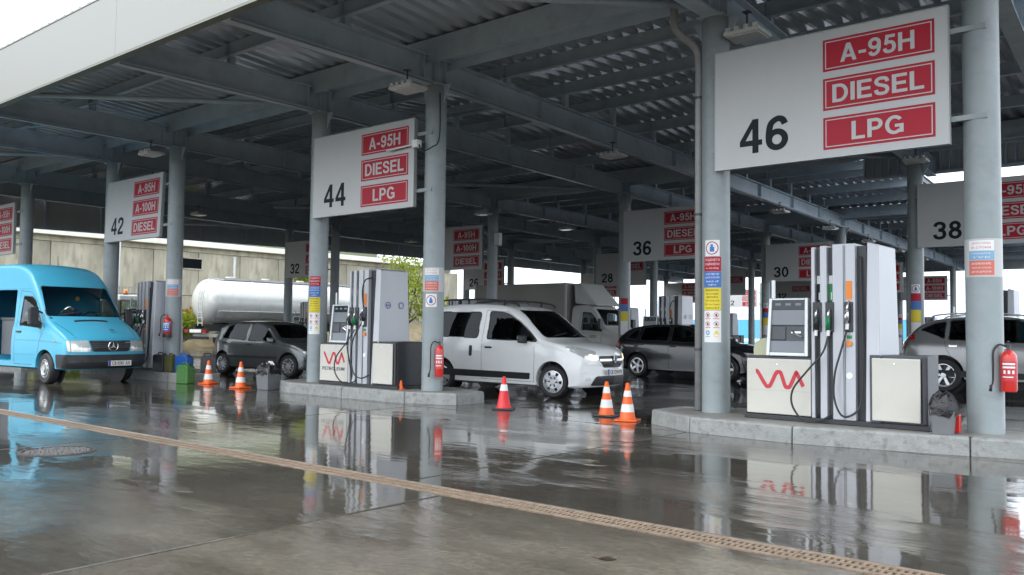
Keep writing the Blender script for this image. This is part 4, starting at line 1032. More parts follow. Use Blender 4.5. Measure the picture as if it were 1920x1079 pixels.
for k in range(n + 1):
    t_ = k / n; wd_ = .028 * math.sin(math.pi * t_) ** .8; vs += [(-.05 + .1 * t_, -wd_, .004 + .010 * abs(t_ - .5)), (-.05 + .1 * t_, 0, .003), (-.05 + .1 * t_, wd_, .006 + .012 * t_)]
mb.add(vs, [(3 * k + q, 3 * k + q + 1, 3 * k + q + 4, 3 * k + q + 3) for k in range(n) for q in (0, 1)])
mb.build('blade', mat('wet_leaf', (.035, .022, .012), .4, 0, .3, 20), lf, smooth=True, fix=False)
mb = MB(); mb.tube([(-.05, 0, .004), (-.085, .012, .012)], .002, 5); mb.build('stem', mat('wet_leaf', None), lf)
# ================================================================ VEHICLES
def pchip(pts):
    xs = [p[0] for p in pts]; ys = [p[1] for p in pts]; n = len(xs)
    h = [xs[i + 1] - xs[i] for i in range(n - 1)]; d = [(ys[i + 1] - ys[i]) / h[i] for i in range(n - 1)]
    m = [d[0]] + [0] * (n - 2) + [d[-1]]
    for i in range(1, n - 1):
        if d[i - 1] * d[i] > 0:
            w1, w2 = 2 * h[i] + h[i - 1], h[i] + 2 * h[i - 1]; m[i] = (w1 + w2) / (w1 / d[i - 1] + w2 / d[i])
    def f(x):
        if x <= xs[0]: return ys[0]
        if x >= xs[-1]: return ys[-1]
        i = max(k for k in range(n - 1) if xs[k] <= x); t = (x - xs[i]) / h[i]
        return (2 * t ** 3 - 3 * t ** 2 + 1) * ys[i] + (t ** 3 - 2 * t ** 2 + t) * h[i] * m[i] + (-2 * t ** 3 + 3 * t ** 2) * ys[i + 1] + (t ** 3 - t ** 2) * h[i] * m[i + 1]
    return f
def loft(sp, x0, x1, dw=0, dt=0, db=0, n=64):
    T, B, W, Z, K = (pchip(sp[k]) for k in ('top', 'bot', 'wid', 'belt', 'plan'))
    tum, rc, crown = sp['tumble'], sp.get('rc', .07), sp.get('crown', .03)
    rows = []
    extra = sorted(set([x0, x1] + [x0 + (x1 - x0) * i / n for i in range(n + 1)] + ([p[0] for k in ('top', 'bot') for p in sp[k] if x0 < p[0] < x1])))
    xs = [extra[0]]
    for x in extra[1:]:
        if x - xs[-1] > .012: xs.append(x)
    for x in xs:
        zt, zb, w, zz = T(x) - dt, B(x) + db, W(x) - dw, Z(x)
        zs = min(zz, zt - crown - .075); zs = max(zs, zb + .06)
        p = [(0, zb), (.55 * w, zb), (.90 * w, zb), (.975 * w, zb + .035)]
        for s in (.1, .25, .42, .6, .76, .9, 1.0):
            z = zb + .035 + s * (zs - zb - .035); p.append((w * (1 - .035 * ((s - .5) / .5) ** 2 - (.012 if s == 1 else 0)), z))
        ysh = p[-1][0]; hh = max(zt - zs - crown, .03)
        rcc = min(rc, hh * .5); zr = zt - crown - rcc
        for u in (.15, .35, .55, .75, .92, 1.0):
            z = zs + u * (zr - zs); p.append((ysh - tum * (z - zs) * (1 + .25 * u) - .004, z))
        yr = p[-1][0]
        for a in (30, 60, 85): p.append((yr - rcc * (1 - math.cos(R(a))), zr + rcc * math.sin(R(a))))
        yt, ztt = p[-1]
        for q in (.86, .62, .34, 0): p.append((yt * q, ztt + (zt - ztt) * (1 - q * q)))
        rows.append((x, w, p))
    np_ = len(rows[0][2]); full = []
    def pos(x, w, y, z): return (x - K(x) * (min(1, abs(y) / w)) ** 2.2, y, z)
    vs = []; ring = 2 * np_ - 2
    for x, w, p in rows:
        lst = [pos(x, w, -a, b) for a, b in p] + [pos(x, w, a, b) for a, b in p[-2:0:-1]]
        vs += lst
    fs = []
    for i in range(len(rows) - 1):
        for k in range(ring):
            fs.append((i * ring + k, i * ring + (k + 1) % ring, (i + 1) * ring + (k + 1) % ring, (i + 1) * ring + k))
    for end, (x, w, p) in ((0, rows[0]), (len(rows) - 1, rows[-1])):
        base = end * ring; cols = [-1, -.61, 0, .61, 1]; grid = []
        for k in range(np_):
            a, b = p[k]
            if k < 2: grid.append(None); continue
            if k == 2: grid.append([base + 2, base + 1, base, base + ring - 1, base + ring - 2]); continue
            if k == np_ - 1: grid.append([base + k] * 5); continue
            r = [base + k]
            for q in cols[1:-1]: vs.append(pos(x, w, a * q, b)); r.append(len(vs) - 1)
            r.append(base + ring - k); grid.append(r)
        for k in range(2, np_ - 1):
            for c in range(4):
                f = [grid[k][c], grid[k][c + 1], grid[k + 1][c + 1], grid[k + 1][c]]
                g2 = []
                for v in f:
                    if v not in g2: g2.append(v)
                if len(g2) > 2: fs.append(tuple(g2 if end else g2[::-1]))
    mb = MB(); mb.add(vs, fs); return mb
def bvh_of(mb): return BVHTree.FromPolygons([Vector(v) for v in mb.v], mb.f)
def volume(me):
    bm = bmesh.new(); bm.from_mesh(me); v = bm.calc_volume(signed=True); bm.free(); return v
BENCH = bpy.data.scenes.new('bench')                       # an empty scene to cut meshes in, removed at the end
def boolean_once(me, cm, self_, solver, shift):
    a = bpy.data.objects.new('a', me); BENCH.collection.objects.link(a)
    b = bpy.data.objects.new('b', cm); BENCH.collection.objects.link(b); b.location = shift
    md = a.modifiers.new('b', 'BOOLEAN'); md.object = b; md.operation = 'DIFFERENCE'; md.solver = solver
    if solver == 'EXACT': md.use_self = self_
    with bpy.context.temp_override(scene=BENCH, view_layer=BENCH.view_layers[0]):
        dg = bpy.context.evaluated_depsgraph_get(); dg.update()
        r = bpy.data.meshes.new_from_object(a.evaluated_get(dg))
    bpy.data.objects.remove(a); bpy.data.objects.remove(b); return r
def boolean(me, cutter_mb, name='cut'):
    """cut, and try again with tiny shifts whenever the result is not a sound solid"""
    v0 = volume(me); cm = cutter_mb.mesh(name, None)
    for q in (me, cm):
        bm = bmesh.new(); bm.from_mesh(q); bmesh.ops.triangulate(bm, faces=bm.faces); bm.to_mesh(q); bm.free()
    for self_, solver, sh in ((False, 'EXACT', (0, 0, 0)), (False, 'EXACT', (.0013, .0007, .0011)), (True, 'EXACT', (0, 0, 0)), (False, 'EXACT', (-.0017, .0009, -.0013)), (True, 'EXACT', (.0021, -.0007, .0017))):
        r = boolean_once(me, cm, self_, solver, sh); v = volume(r)
        if v0 * .25 < v < v0 + 1e-4: return r
        print('retry', name, solver, round(v0, 3), round(v, 3))
    print('boolean failed', name); return me
def fill2d(poly, maxe):
    bm = bmesh.new(); vs = [bm.verts.new((a, b, 0)) for a, b in poly]
    bm.faces.new(vs); bmesh.ops.triangulate(bm, faces=bm.faces)
    for _ in range(7):
        es = [e for e in bm.edges if e.calc_length() > maxe]
        if not es: break
        bmesh.ops.subdivide_edges(bm, edges=es, cuts=1); bmesh.ops.triangulate(bm, faces=[f for f in bm.faces if len(f.verts) > 3])
    v = [(p.co.x, p.co.y) for p in bm.verts]; f = [tuple(q.index for q in p.verts) for p in bm.faces]
    bm.free(); return v, f
def project(bv, pts, view, off):
    """view: 'R' right side (y<0), 'L' left side, 'F' front (+x), 'B' rear, 'T' top. pts are (x,z),(y,z) or (x,y)"""
    out = []
    for a, b in pts:
        if view == 'R': o, d = Vector((a, -3, b)), Vector((0, 1, 0))
        elif view == 'L': o, d = Vector((a, 3, b)), Vector((0, -1, 0))
        elif view == 'F': o, d = Vector((6, a, b)), Vector((-1, 0, 0))
        elif view == 'B': o, d = Vector((-9, a, b)), Vector((1, 0, 0))
        else: o, d = Vector((a, b, 5)), Vector((0, 0, -1))
        h = bv.ray_cast(o, d)
        if h[0] is None: out.append(None); continue
        nrm = h[1]
        if nrm.dot(d) > 0: nrm = -nrm
        out.append(h[0] + nrm * off)
    good = [p for p in out if p is not None]
    if not good: return None
    for i, p in enumerate(out):
        if p is None: out[i] = min(good, key=lambda q: (q - out[i - 1]).length if out[i - 1] is not None else 0)
    return out
def patch(bv, poly, view, off, maxe=.12, thick=.008):
    v, f = fill2d(poly, maxe); p = project(bv, v, view, off); mb = MB()
    if p is None: return mb
    mb.add(p, f)
    if thick:
        q = project(bv, v, view, off - thick); n = len(p); mb.v += [tuple(a) for a in q]
        from collections import Counter
        ed = Counter()
        for t in f:
            for i in range(3): ed[(t[i], t[(i + 1) % 3])] += 1
        for (a, b) in list(ed):
            if (b, a) not in ed: mb.f.append((a, a + n, b + n, b))
    return mb
def line_strip(bv, pts, view, w, off, n=10):
    """a thin ribbon following the body: shut lines, creases, trims"""
    P = [Vector(p) for p in pts]; Q = []
    for i in range(len(P) - 1):
        m = max(1, int((P[i + 1] - P[i]).length / .08)); Q += [P[i].lerp(P[i + 1], k / m) for k in range(m)]
    Q.append(P[-1]); mb = MB(); A = []; 
    for i, p in enumerate(Q):
        d = (Q[min(i + 1, len(Q) - 1)] - Q[max(i - 1, 0)]).normalized(); nn = Vector((-d.y, d.x)) * w / 2; A += [tuple(p + nn), tuple(p - nn)]
    pr = project(bv, A, view, off)
    if pr: mb.add(pr, [(2 * i, 2 * i + 1, 2 * i + 3, 2 * i + 2) for i in range(len(Q) - 1)])
    return mb
def outline(poly, d):
    n = len(poly); P = [Vector(p) for p in poly]; ar = sum(P[i - 1].x * P[i].y - P[i].x * P[i - 1].y for i in range(n)); s = 1 if ar > 0 else -1; out = []
    for i in range(n):
        a, b, c = P[i - 1], P[i], P[(i + 1) % n]
        n1 = Vector(((b - a).y, -(b - a).x)).normalized() * s; n2 = Vector(((c - b).y, -(c - b).x)).normalized() * s
        m = (n1 + n2); m = m.normalized() if m.length > 1e-6 else n1; q = b + m * d / max(.6, m.dot(n1)); out.append((q.x, q.y))
    return out
def rim_ring(bv, poly, view, w, off):
    o = outline(poly, w * .5); i = outline(poly, -w * .5); n = len(poly); pr = project(bv, o + i, view, off); mb = MB()
    if pr: mb.add(pr, [(k, (k + 1) % n, n + (k + 1) % n, n + k) for k in range(n)])
    return mb
WHEELS = {}
def wheel_meshes(r, wd, style):
    k = (r, wd, style)
    if k in WHEELS: return WHEELS[k]
    rr = r * (.66 if style != 'steel' else .58)           # rim radius; local axis = y, outer face toward -y
    mx = Matrix.Rotation(R(90), 4, 'X')                   # local z -> -y (outer face at -y)
    ty = MB(); ty.lathe([(rr, -wd / 2), (rr + .02, -wd / 2 - .004), (r - .035, -wd / 2 - .006), (r - .012, -wd / 2 + .014), (r, -wd / 2 + .045), (r, wd / 2 - .045), (r - .012, wd / 2 - .014), (r - .035, wd / 2 + .006), (rr + .02, wd / 2 + .004), (rr, wd / 2)], 40, mx)
    tread = ty
    for j in (-.04, 0, .04): tread.lathe([(r + .0005, j - .006), (r + .0008, j + .006)], 40, mx)
    tm = ty.mesh('tyre', M_TYRE, smooth=40)
    rm = MB(); z0 = wd / 2
    rm.lathe([(rr + .004, z0 + .002), (rr - .012, z0 + .004), (rr - .03, z0 - .02), (rr - .035, -wd / 2)], 40, mx)
    dk = MB(); dk.lathe([(.001, z0 - .09), (rr - .03, z0 - .09)], 30, mx)
    def rot(a): return mx @ Matrix.Rotation(a, 4, 'Z')
    if style == 'alloy5' or style == 'alloy6' or style == 'alloy10':
        ns = {'alloy5': 5, 'alloy6': 6, 'alloy10': 10}[style]
        for i in range(ns):
            a = 2 * math.pi * i / ns; m = rot(a); wi, wo = (.030, .042) if ns < 8 else (.016, .020)
            rm.hexa([m @ Vector(p) for p in ((.03, -wi, z0 - .045), (rr - .02, -wo, z0 - .03), (rr - .02, wo, z0 - .03), (.03, wi, z0 - .045))], [m @ Vector(p) for p in ((.03, -wi * .8, z0 - .012), (rr - .015, -wo * .8, z0 - .003), (rr - .015, wo * .8, z0 - .003), (.03, wi * .8, z0 - .012))])
        rm.lathe([(.001, z0 - .004), (.055, z0 - .006), (.07, z0 - .03)], 20, mx)
    elif style == 'cap':
        # full plastic cover: six broad blades with dark slots near the edge
        rm.lathe([(.001, z0 + .012), (.05, z0 + .012), (.06, z0 + .004), (rr * .62, z0 + .006), (rr * .64, z0 - .002)], 36, mx)
        for i in range(6):
            a = 2 * math.pi * (i + .5) / 6; m = rot(a); b0, b1 = rr * .60, rr - .005; w0, w1 = rr * .22, rr * .36
            rm.hexa([m @ Vector(p) for p in ((b0, -w0, z0 - .03), (b1, -w1, z0 - .03), (b1, w1, z0 - .03), (b0, w0, z0 - .03))], [m @ Vector(p) for p in ((b0, -w0, z0 + .006), (b1, -w1, z0 + .002), (b1, w1, z0 + .002), (b0, w0, z0 + .006))])
        for i in range(6):
            a = 2 * math.pi * i / 6; m = rot(a); dk.hexa([m @ Vector(p) for p in ((rr * .2, -.012, z0 + .0), (rr * .5, -.02, z0 + .0), (rr * .5, .02, z0), (rr * .2, .012, z0))], [m @ Vector(p) for p in ((rr * .2, -.006, z0 + .011), (rr * .5, -.013, z0 + .0085), (rr * .5, .013, z0 + .0085), (rr * .2, .006, z0 + .011))])
    else:
        rm.lathe([(.001, z0 + .03), (.07, z0 + .03), (.075, z0 - .0), (rr * .55, z0 - .005), (rr * .72, z0 + .018), (rr * .86, z0 - .01), (rr - .02, z0 - .03)], 36, mx)
        for i in range(10):
            a = 2 * math.pi * i / 10; m = rot(a); dk.cyl(m @ Vector((rr * .78, 0, z0 - .03)), m @ Vector((rr * .78, 0, z0 + .008)), .022, n=10)
        for i in range(6):
            a = 2 * math.pi * i / 6; m = rot(a); rm.cyl(m @ Vector((rr * .42, 0, z0 - .01)), m @ Vector((rr * .42, 0, z0 + .012)), .013, n=6)
    WHEELS[k] = (tm, rm.mesh('rim', M_STEELW if style == 'steel' else M_RIM, smooth=35), dk.mesh('rim_back', M_DARK)); return WHEELS[k]
def put_wheel(root, x, y, r, wd, style, steer=0, name='wheel'):
    tm, rm, dk = wheel_meshes(r, wd, style)
    w = bpy.data.objects.new(name, tm); COL.objects.link(w); w.parent = root; w.location = (x, y, r); w.rotation_euler = (0, random.uniform(0, 1), (math.pi if y > 0 else 0) + steer)
    link('rim', rm, w); link('rim_back', dk, w); return w
def plate(root, txt, cx, y, z, w=.52, h=.112, tilt=0):
    """front plate facing +X"""
    p = MB(); p.box(cx - .005, cx + .004, y - w / 2, y + w / 2, z - h / 2, z + h / 2); o = p.build('number_plate', M_PLATE, root)
    b = MB(); b.box(cx - .002, cx + .0055, y - w / 2 + .001, y - w / 2 + .05, z - h / 2 + .001, z + h / 2 - .001); b.build('blue_band', M_PLBLUE, o)
    t = MB(); text_xz(t, txt, y + .025, z, cx + .006, w * .80, h * .64, .012, face='x'); t.build('lettering', M_INK, o, fix=False)
    return o
def car(label, name, cat, sp, loc, rz, group=None):
    """sp: profile + window polygons; returns root, bvh of the closed shell"""
    t = thing(name, label, cat, loc, rz, group)
    X0, X1 = sp['bot'][0][0], sp['bot'][-1][0]
    body = loft(sp, X0, X1); bv = bvh_of(body)
    me = body.mesh('body', sp['paint'], fix=True)
    cav = loft(sp, sp['cab'][0], sp['cab'][1], .075, .055, sp.get('floor', .28), 30)
    cm = cav.mesh('cavity', None); bm = bmesh.new(); bm.from_mesh(me); b2 = bmesh.new(); b2.from_mesh(cm)
    bmesh.ops.reverse_faces(b2, faces=b2.faces); b2.to_mesh(cm); b2.free(); bm.from_mesh(cm); bm.to_mesh(me); bm.free(); bpy.data.meshes.remove(cm)   # a hollow shell: the cabin void sits wholly inside
    for view, polys in sp['win'].items():
        cutters = []
        for p in polys:
            if view == 'S': 
                cutters.append(MB().prism(p, -2, -sp.get('cut_in', .35))); cutters.append(MB().prism(p, sp.get('cut_in', .35), 2))
            elif view == 'R': cutters.append(MB().prism(p, -2, -sp.get('cut_in', .35)))
            elif view == 'F': cutters.append(MB().prism(p, sp['fcut'], 4, 'x'))
            elif view == 'B': cutters.append(MB().prism(p, -9, sp['bcut'], 'x'))
        for c_ in cutters: me = boolean(me, c_, name + view)
    tr = sp['track'] / 2; r = sp['wr']
    for wx in (0, -sp['wb']):
        for sgn in (-1, 1):
            me = boolean(me, MB().cyl((wx, sgn * (tr - .16), r + .02), (wx, sgn * 1.6, r + .02), r + sp.get('archgap', .055), n=40), name + 'arch')
    if not me.materials: me.materials.append(sp['paint'])
    for p in me.polygons: p.material_index = 0
    me.polygons.foreach_set('use_smooth', [True] * len(me.polygons)); me.set_sharp_from_angle(angle=R(32))
    b = link('body', me, t); b.data.name = 'body'
    # dark arch linings
    for wx in (0, -sp['wb']):
        for sgn in (-1, 1): MB().cyl((wx, sgn * (tr - .15), r + .02), (wx, sgn * (tr - .145), r + .02), r + sp.get('archgap', .055) + .01, n=24).build('arch_lining', M_TRIM, b)
    gl = sp.get('glass', M_GLASS)
    for view, polys in sp['win'].items():
        for p in polys:
            if p in sp.get('noglass', []): continue
            for v in (('R', 'L') if view == 'S' else (view,)):
                g_ = patch(bv, p, v, -.006, .14, 0).build('window' if v != 'F' else 'windscreen', gl, t, smooth=True, fix=False)
                s_ = rim_ring(bv, p, v, sp.get('seal', .022), .0015); 
                if s_.v: s_.build('seal', M_TRIM, g_, fix=False)
    # cabin: dashboard, seats, steering wheel
    c0, c1 = sp['cab']; zb = sp['bot'][len(sp['bot']) // 2][1] + sp.get('floor', .28)
    ww = sp['wid'][len(sp['wid']) // 2][1] - .12; dx = sp['dash']
    mb = MB(); mb.prism(rpoly([(dx, zb), (dx, sp['dashz']), (dx - .45, sp['dashz'] + .0), (dx - .52, sp['dashz'] - .12), (dx - .3, zb)], .06), -ww + .03, ww - .03); mb.build('dashboard', M_INT, t)
    for sx in sp['seats']:
        for sy in (-.38, .38):
            m = Matrix.Translation((sx, sy, zb)) @ Matrix.Scale(min(1, (max(p[1] for p in sp['top']) - zb - .16) / 1.12), 4); mb = MB()
            mb.box(-.22, .26, -.24, .24, .16, .32, m); mb.box(-.09, .06, -.23, .23, 0, .56, m @ Matrix.Translation((-.22, 0, .30)) @ Matrix.Rotation(R(-14), 4, 'Y')); mb.box(-.05, .05, -.13, .13, .60, .80, m @ Matrix.Translation((-.22, 0, .30)) @ Matrix.Rotation(R(-14), 4, 'Y'))
            mb.build('seat', M_SEAT, t, bevel=.03)
    mx = Matrix.Translation((dx - .62, .38, sp['dashz'] - .02)) @ Matrix.Rotation(R(-62), 4, 'Y'); mb = MB()
    mb.tube([mx @ Vector((.18 * math.cos(2 * math.pi * k / 20), .18 * math.sin(2 * math.pi * k / 20), 0)) for k in range(21)], .014, 6); mb.build('steering_wheel', M_INT, t, smooth=True)
    st = sp.get('style', 'alloy5')
    for wx in (0, -sp['wb']):
        for sgn in (-1, 1): put_wheel(t, wx, sgn * (tr - .0), r, sp.get('tw', .19), st, sp.get('steer', 0) if wx == 0 else 0)
    return t, bv
def strip(t, bv, pts, view, w=.007, off=.0012, name='shut_line', m=None):
    s_ = line_strip(bv, pts, view, w, off)
    return s_.build(name, m or mat('shut_line_dark', (.012, .012, .014), .6), t, fix=False) if s_.v else None
def pt(t, bv, poly, view, off, m, name, maxe=.08, smooth=40, thick=.012):
    s_ = patch(bv, poly, view, off, maxe, thick)
    return s_.build(name, m, t, smooth=smooth, fix=False) if s_.v else None
def mirror(root, x, y, z, m, sc=1.0, arm=.1, name='door_mirror'):
    sg = -1 if y < 0 else 1; mb = MB()
    mb.hexa([(x - .05 * sc, y, z - .09 * sc), (x + .05 * sc, y, z - .08 * sc), (x + .03 * sc, y + sg * .2 * sc, z - .07 * sc), (x - .05 * sc, y + sg * .21 * sc, z - .08 * sc)], [(x - .05 * sc, y, z + .08 * sc), (x + .045 * sc, y, z + .07 * sc), (x + .02 * sc, y + sg * .2 * sc, z + .06 * sc), (x - .05 * sc, y + sg * .21 * sc, z + .075 * sc)])
    o = mb.build(name, m, root, bevel=.03 * sc, segs=3)
    a = MB(); a.tube([(x, y, z - .05 * sc), (x + .02, y - sg * arm, z - .09 * sc)], .022 * sc, 8); a.build('mirror_arm', M_TRIM, o)
    gq = MB(); gq.box(x - .056 * sc, x - .051 * sc, *(sorted((y + sg * .02 * sc, y + sg * .19 * sc))), z - .065 * sc, z + .06 * sc); gq.build('mirror_glass', M_CHROME, o); return o
def place(fr, rz, track):
    """root position (front axle centre on the ground) from the contact point of the right front tyre"""
    return (fr[0] - math.sin(rz) * track / 2, fr[1] + math.cos(rz) * track / 2, 0)
def paint(name, c, metal=0., rough=.28, coat=.8): return mat(name, c, rough, metal, .04, 1.5, coat=coat)
def handle(t, bv, x, z, m, w=.17, h=.035): return pt(t, bv, rrect(x - w / 2, x + w / 2, z - h / 2, z + h / 2, h * .45), 'R', .022, m, 'door_handle', .06, thick=.03)
# ---------------------------------------------------------------- white van-like car leaving between the islands
P_W = paint('car_white', (.80, .81, .81), 0, .25)
w1 = rpoly([(-1.62, 1.085), (-.36, 1.05), (-.47, 1.16), (-.80, 1.41), (-1.14, 1.585), (-1.30, 1.615), (-1.62, 1.635)], .05)
w2 = rpoly([(-2.98, 1.12), (-1.86, 1.10), (-1.84, 1.62), (-2.95, 1.63)], .08)
w3 = rpoly([(-3.40, 1.15), (-3.07, 1.14), (-3.07, 1.61), (-3.34, 1.58)], .06)
ws = rpoly([(-.70, 1.13), (.70, 1.13), (.58, 1.66), (-.58, 1.66)], .06)
sp = dict(top=[(-3.53, 1.50), (-3.50, 1.64), (-3.40, 1.73), (-3.1, 1.785), (-2.2, 1.825), (-1.5, 1.80), (-1.12, 1.74), (-.92, 1.665), (-.50, 1.38), (-.10, 1.125), (.1, 1.075), (.4, 1.025), (.60, .975), (.72, .925), (.785, .86), (.815, .78), (.83, .66)],
          bot=[(-3.53, .40), (-3.48, .28), (-3.2, .22), (-1.5, .20), (.5, .20), (.74, .22), (.80, .28), (.83, .40)],
          wid=[(-3.53, .82), (-3.3, .86), (-2, .875), (-.5, .875), (.2, .868), (.55, .84), (.83, .76)],
          belt=[(-3.53, 1.12), (-1, 1.08), (-.3, 1.06), (.3, .92), (.83, .68)],
          plan=[(-3.53, -.04), (-3.2, 0), (-2, 0), (-1.2, .03), (-.4, .12), (.3, .17), (.83, .26)],
          tumble=.17, rc=.09, crown=.035, paint=P_W, cab=(-3.42, -.02), win={'S': [w1, w2, w3], 'F': [ws]}, fcut=-1.15, bcut=-3.3, track=1.49, wb=2.81, wr=.31, style='cap', dash=-.12, dashz=1.04, seats=(-1.45, -2.3), steer=R(9))
t, bv = car('white people carrier with roof bars driving out past a red cone', 'parked_car', 'car', sp, place((-9.83, 13.06), R(1), 1.49), R(1))
t.name = 'white_car'
for poly, m, nm in ((rpoly([(-2.95, .335), (-.52, .335), (-.50, .455), (-3.02, .47)], .02), M_TRIM, 'side_moulding'),):
    pt(t, bv, poly, 'R', .012, m, nm)
for pts in ([(-1.72, .30), (-1.74, 1.1), (-1.71, 1.66)], [(-.42, .28), (-.40, .75), (-.42, .95), (-.34, 1.04)], [(-1.72, .30), (-.42, .285)], [(-3.02, .32), (-3.04, 1.1), (-3.0, 1.68)], [(-1.71, 1.66), (-1.15, 1.62), (-.75, 1.41), (-.34, 1.06)]): strip(t, bv, pts, 'R')
handle(t, bv, -1.55, .92, M_TRIM); pt(t, bv, rrect(-2.05, -1.985, .74, .95, .025), 'R', .018, M_TRIM, 'door_handle', .06, thick=.03)
strip(t, bv, [(-2.9, .98), (-3.5, .98)], 'R', .02, .002, 'door_rail')
for sg in (-1, 1):
    pl = [(sg * a, b) for a, b in ((.40, .725), (.52, .70), (.66, .735), (.775, .86), (.80, .945), (.66, .915), (.50, .86), (.40, .815))]
    h = pt(t, bv, rpoly(pl, .03), 'F', .006, M_LENS, 'headlight'); 
    inn = pt(t, bv, rpoly([(sg * a, b) for a, b in ((.43, .735), (.54, .72), (.62, .76), (.58, .84), (.44, .80))], .03), 'F', .009, mat('lit_headlamp', (.8, .66, .45), .15, .2, .1, 20, emit=(1, .70, .38, .8), coat=.6), 'lit_reflector', .05)
    if inn and h: inn.parent = h
    if sg < 0:
        h2 = pt(t, bv, rpoly([(.72, .80), (.50, .88), (.24, .965), (.34, .975), (.56, .93), (.70, .88)], .03), 'R', .006, M_LENS, 'headlight_wing', .05)
        if h2 and h: h2.parent = h
    pt(t, bv, rrect(*sorted((sg * .56, sg * .66)), .345, .41, .03), 'F', .006, M_LENS, 'fog_lamp', .05)
gr = pt(t, bv, rpoly([(-.40, .80), (.40, .80), (.385, .71), (.28, .585), (-.28, .585), (-.385, .71)], .03), 'F', .012, M_TRIM, 'grille', .04)
b_ = pt(t, bv, rpoly([(-.39, .745), (.39, .745), (.39, .705), (-.39, .705)], .015), 'F', .018, M_CHROME, 'chrome_bar', .08); b_.parent = gr
e = MB(); e.prism([(-.055, .07), (.055, .07), (.05, -.02), (.022, -.085), (-.022, -.085), (-.05, -.02)], .855, .868, 'x'); e.v = [(x, y, z + .745) for x, y, z in e.v]; eo = e.build('emblem', M_CHROME, t, bevel=.006)
e = MB(); e.prism([(-.02, .05), (.02, .05), (.015, -.03), (-.015, -.03)], .867, .8695, 'x'); e.v = [(x, y, z + .745) for x, y, z in e.v]; e.build('emblem_slot', M_DGREY, eo)
pt(t, bv, rpoly([(-.55, .26), (-.46, .43), (.46, .43), (.55, .26)], .04), 'F', .014, M_TRIM, 'lower_grille', .04)
plate(t, 'CB 7294 PX', .862, 0, .50)
for sg in (-1, 1): mirror(t, -.62, sg * .86, 1.10, M_TRIM)
for sg in (-1, 1):
    mb = MB(); mb.tube(catmull([(-.98, sg * .60, 1.735), (-1.1, sg * .61, 1.80), (-1.6, sg * .615, 1.865), (-2.4, sg * .615, 1.885), (-3.1, sg * .61, 1.86), (-3.32, sg * .60, 1.78)], 5), .020, 8)
    for x in (-1.35, -2.3, -3.15): mb.cyl((x, sg * .61, 1.76), (x, sg * .612, 1.87), .022, n=8)
    mb.build('roof_bar', M_TRIM, t, smooth=True)
mb = MB(); mb.tube([(-1.2, 0, 1.78), (-1.32, 0, 1.87)], .008, 6); mb.build('antenna', M_TRIM, t)
for sg in (-1, 1): pt(t, bv, rrect(*sorted((sg * .80, sg * .70)), .75, 1.15, .03), 'B', .006, M_TAIL, 'tail_lamp', .08)
for pts in ([(-.50, 1.145), (-.02, 1.21)], [(.05, 1.145), (.52, 1.21)]): strip(t, bv, pts, 'F', .022, .015, 'wiper', M_TRIM)

# ---------------------------------------------------------------- turquoise blue high-roof van
P_B = paint('van_blue', (.055, .36, .53), 0, .42, .2)
d1 = rpoly([(-1.16, 1.25), (-.20, 1.18), (-.27, 1.34), (-.58, 1.78), (-.74, 1.88), (-1.12, 1.90)], .05)
dq = rpoly([(-2.62, .46), (-1.44, .46), (-1.40, 1.3), (-1.44, 2.04), (-2.62, 2.05)], .05)
ws = rpoly([(-.845, 1.455), (.845, 1.455), (.745, 2.12), (-.745, 2.12)], .07)
sp = dict(top=[(-4.62, 2.58), (-4.5, 2.65), (-4.0, 2.68), (-2.2, 2.68), (-1.6, 2.655), (-1.2, 2.57), (-.95, 2.46), (-.74, 2.29), (-.56, 2.12), (-.25, 1.765), (.03, 1.445), (.12, 1.395), (.45, 1.235), (.75, 1.085), (.88, 1.0), (.95, .90), (.98, .78)],
          bot=[(-4.62, .42), (-4.5, .32), (-2, .31), (.6, .31), (.9, .33), (.98, .48)],
          wid=[(-4.62, .93), (-4.3, .965), (-1, .97), (0, .96), (.5, .945), (.98, .90)],
          belt=[(-4.62, 1.30), (-1, 1.28), (-.2, 1.24), (.3, 1.14), (.98, .84)],
          plan=[(-4.62, 0), (-2, 0), (-1.4, .03), (-.6, .13), (0, .17), (.5, .17), (.98, .24)],
          tumble=.075, rc=.09, crown=.04, paint=P_B, cab=(-4.5, .06), win={'S': [d1], 'F': [ws], 'R': [dq]}, noglass=[dq], fcut=-1.0, bcut=-4.3, track=1.66, wb=3.30, wr=.335, style='steel', tw=.2, dash=-.06, dashz=1.43, seats=(-1.0,), floor=.24, steer=R(-5), glass=M_GLASSC, archgap=.05)
VR = R(5)
t, bv = car('turquoise blue high roof van with its side door slid open', 'blue_van', 'van', sp, place((-19.50, 7.84), VR, 1.66 + .2), VR)
VAN = t
for pts in ([(-1.30, .40), (-1.28, 1.3), (-1.26, 2.02)], [(-.30, .62), (-.22, .95), (-.10, 1.18)], [(-1.30, .40), (-.52, .40)], [(-1.26, 2.02), (-.80, 1.98), (-.45, 1.72), (-.10, 1.20)]): strip(t, bv, pts, 'R', .009)
for sg in (-1, 1): strip(t, bv, [(.06, sg * .80), (.45, sg * .735), (.82, sg * .66)], 'T', .010, .002)
strip(t, bv, [(-1.29, .93), (-.40, .93), (.35, .90), (.6, .88)], 'R', .018, .003, 'body_crease', mat('crease_blue', (.035, .27, .42), .4))
strip(t, bv, [(-1.29, .62), (-.42, .62)], 'R', .012, .003, 'body_crease', mat('crease_blue', None))
strip(t, bv, [(-4.4, 2.06), (-.85, 2.06)], 'R', .016, .003, 'roof_seam', mat('crease_blue', None))
pt(t, bv, rrect(-1.22, -1.02, 1.09, 1.13, .018), 'R', .02, M_TRIM, 'door_handle', .06, thick=.03)
pt(t, bv, rrect(.33, .39, .90, .935, .015), 'R', .012, M_LORANGE, 'side_repeater', .05)
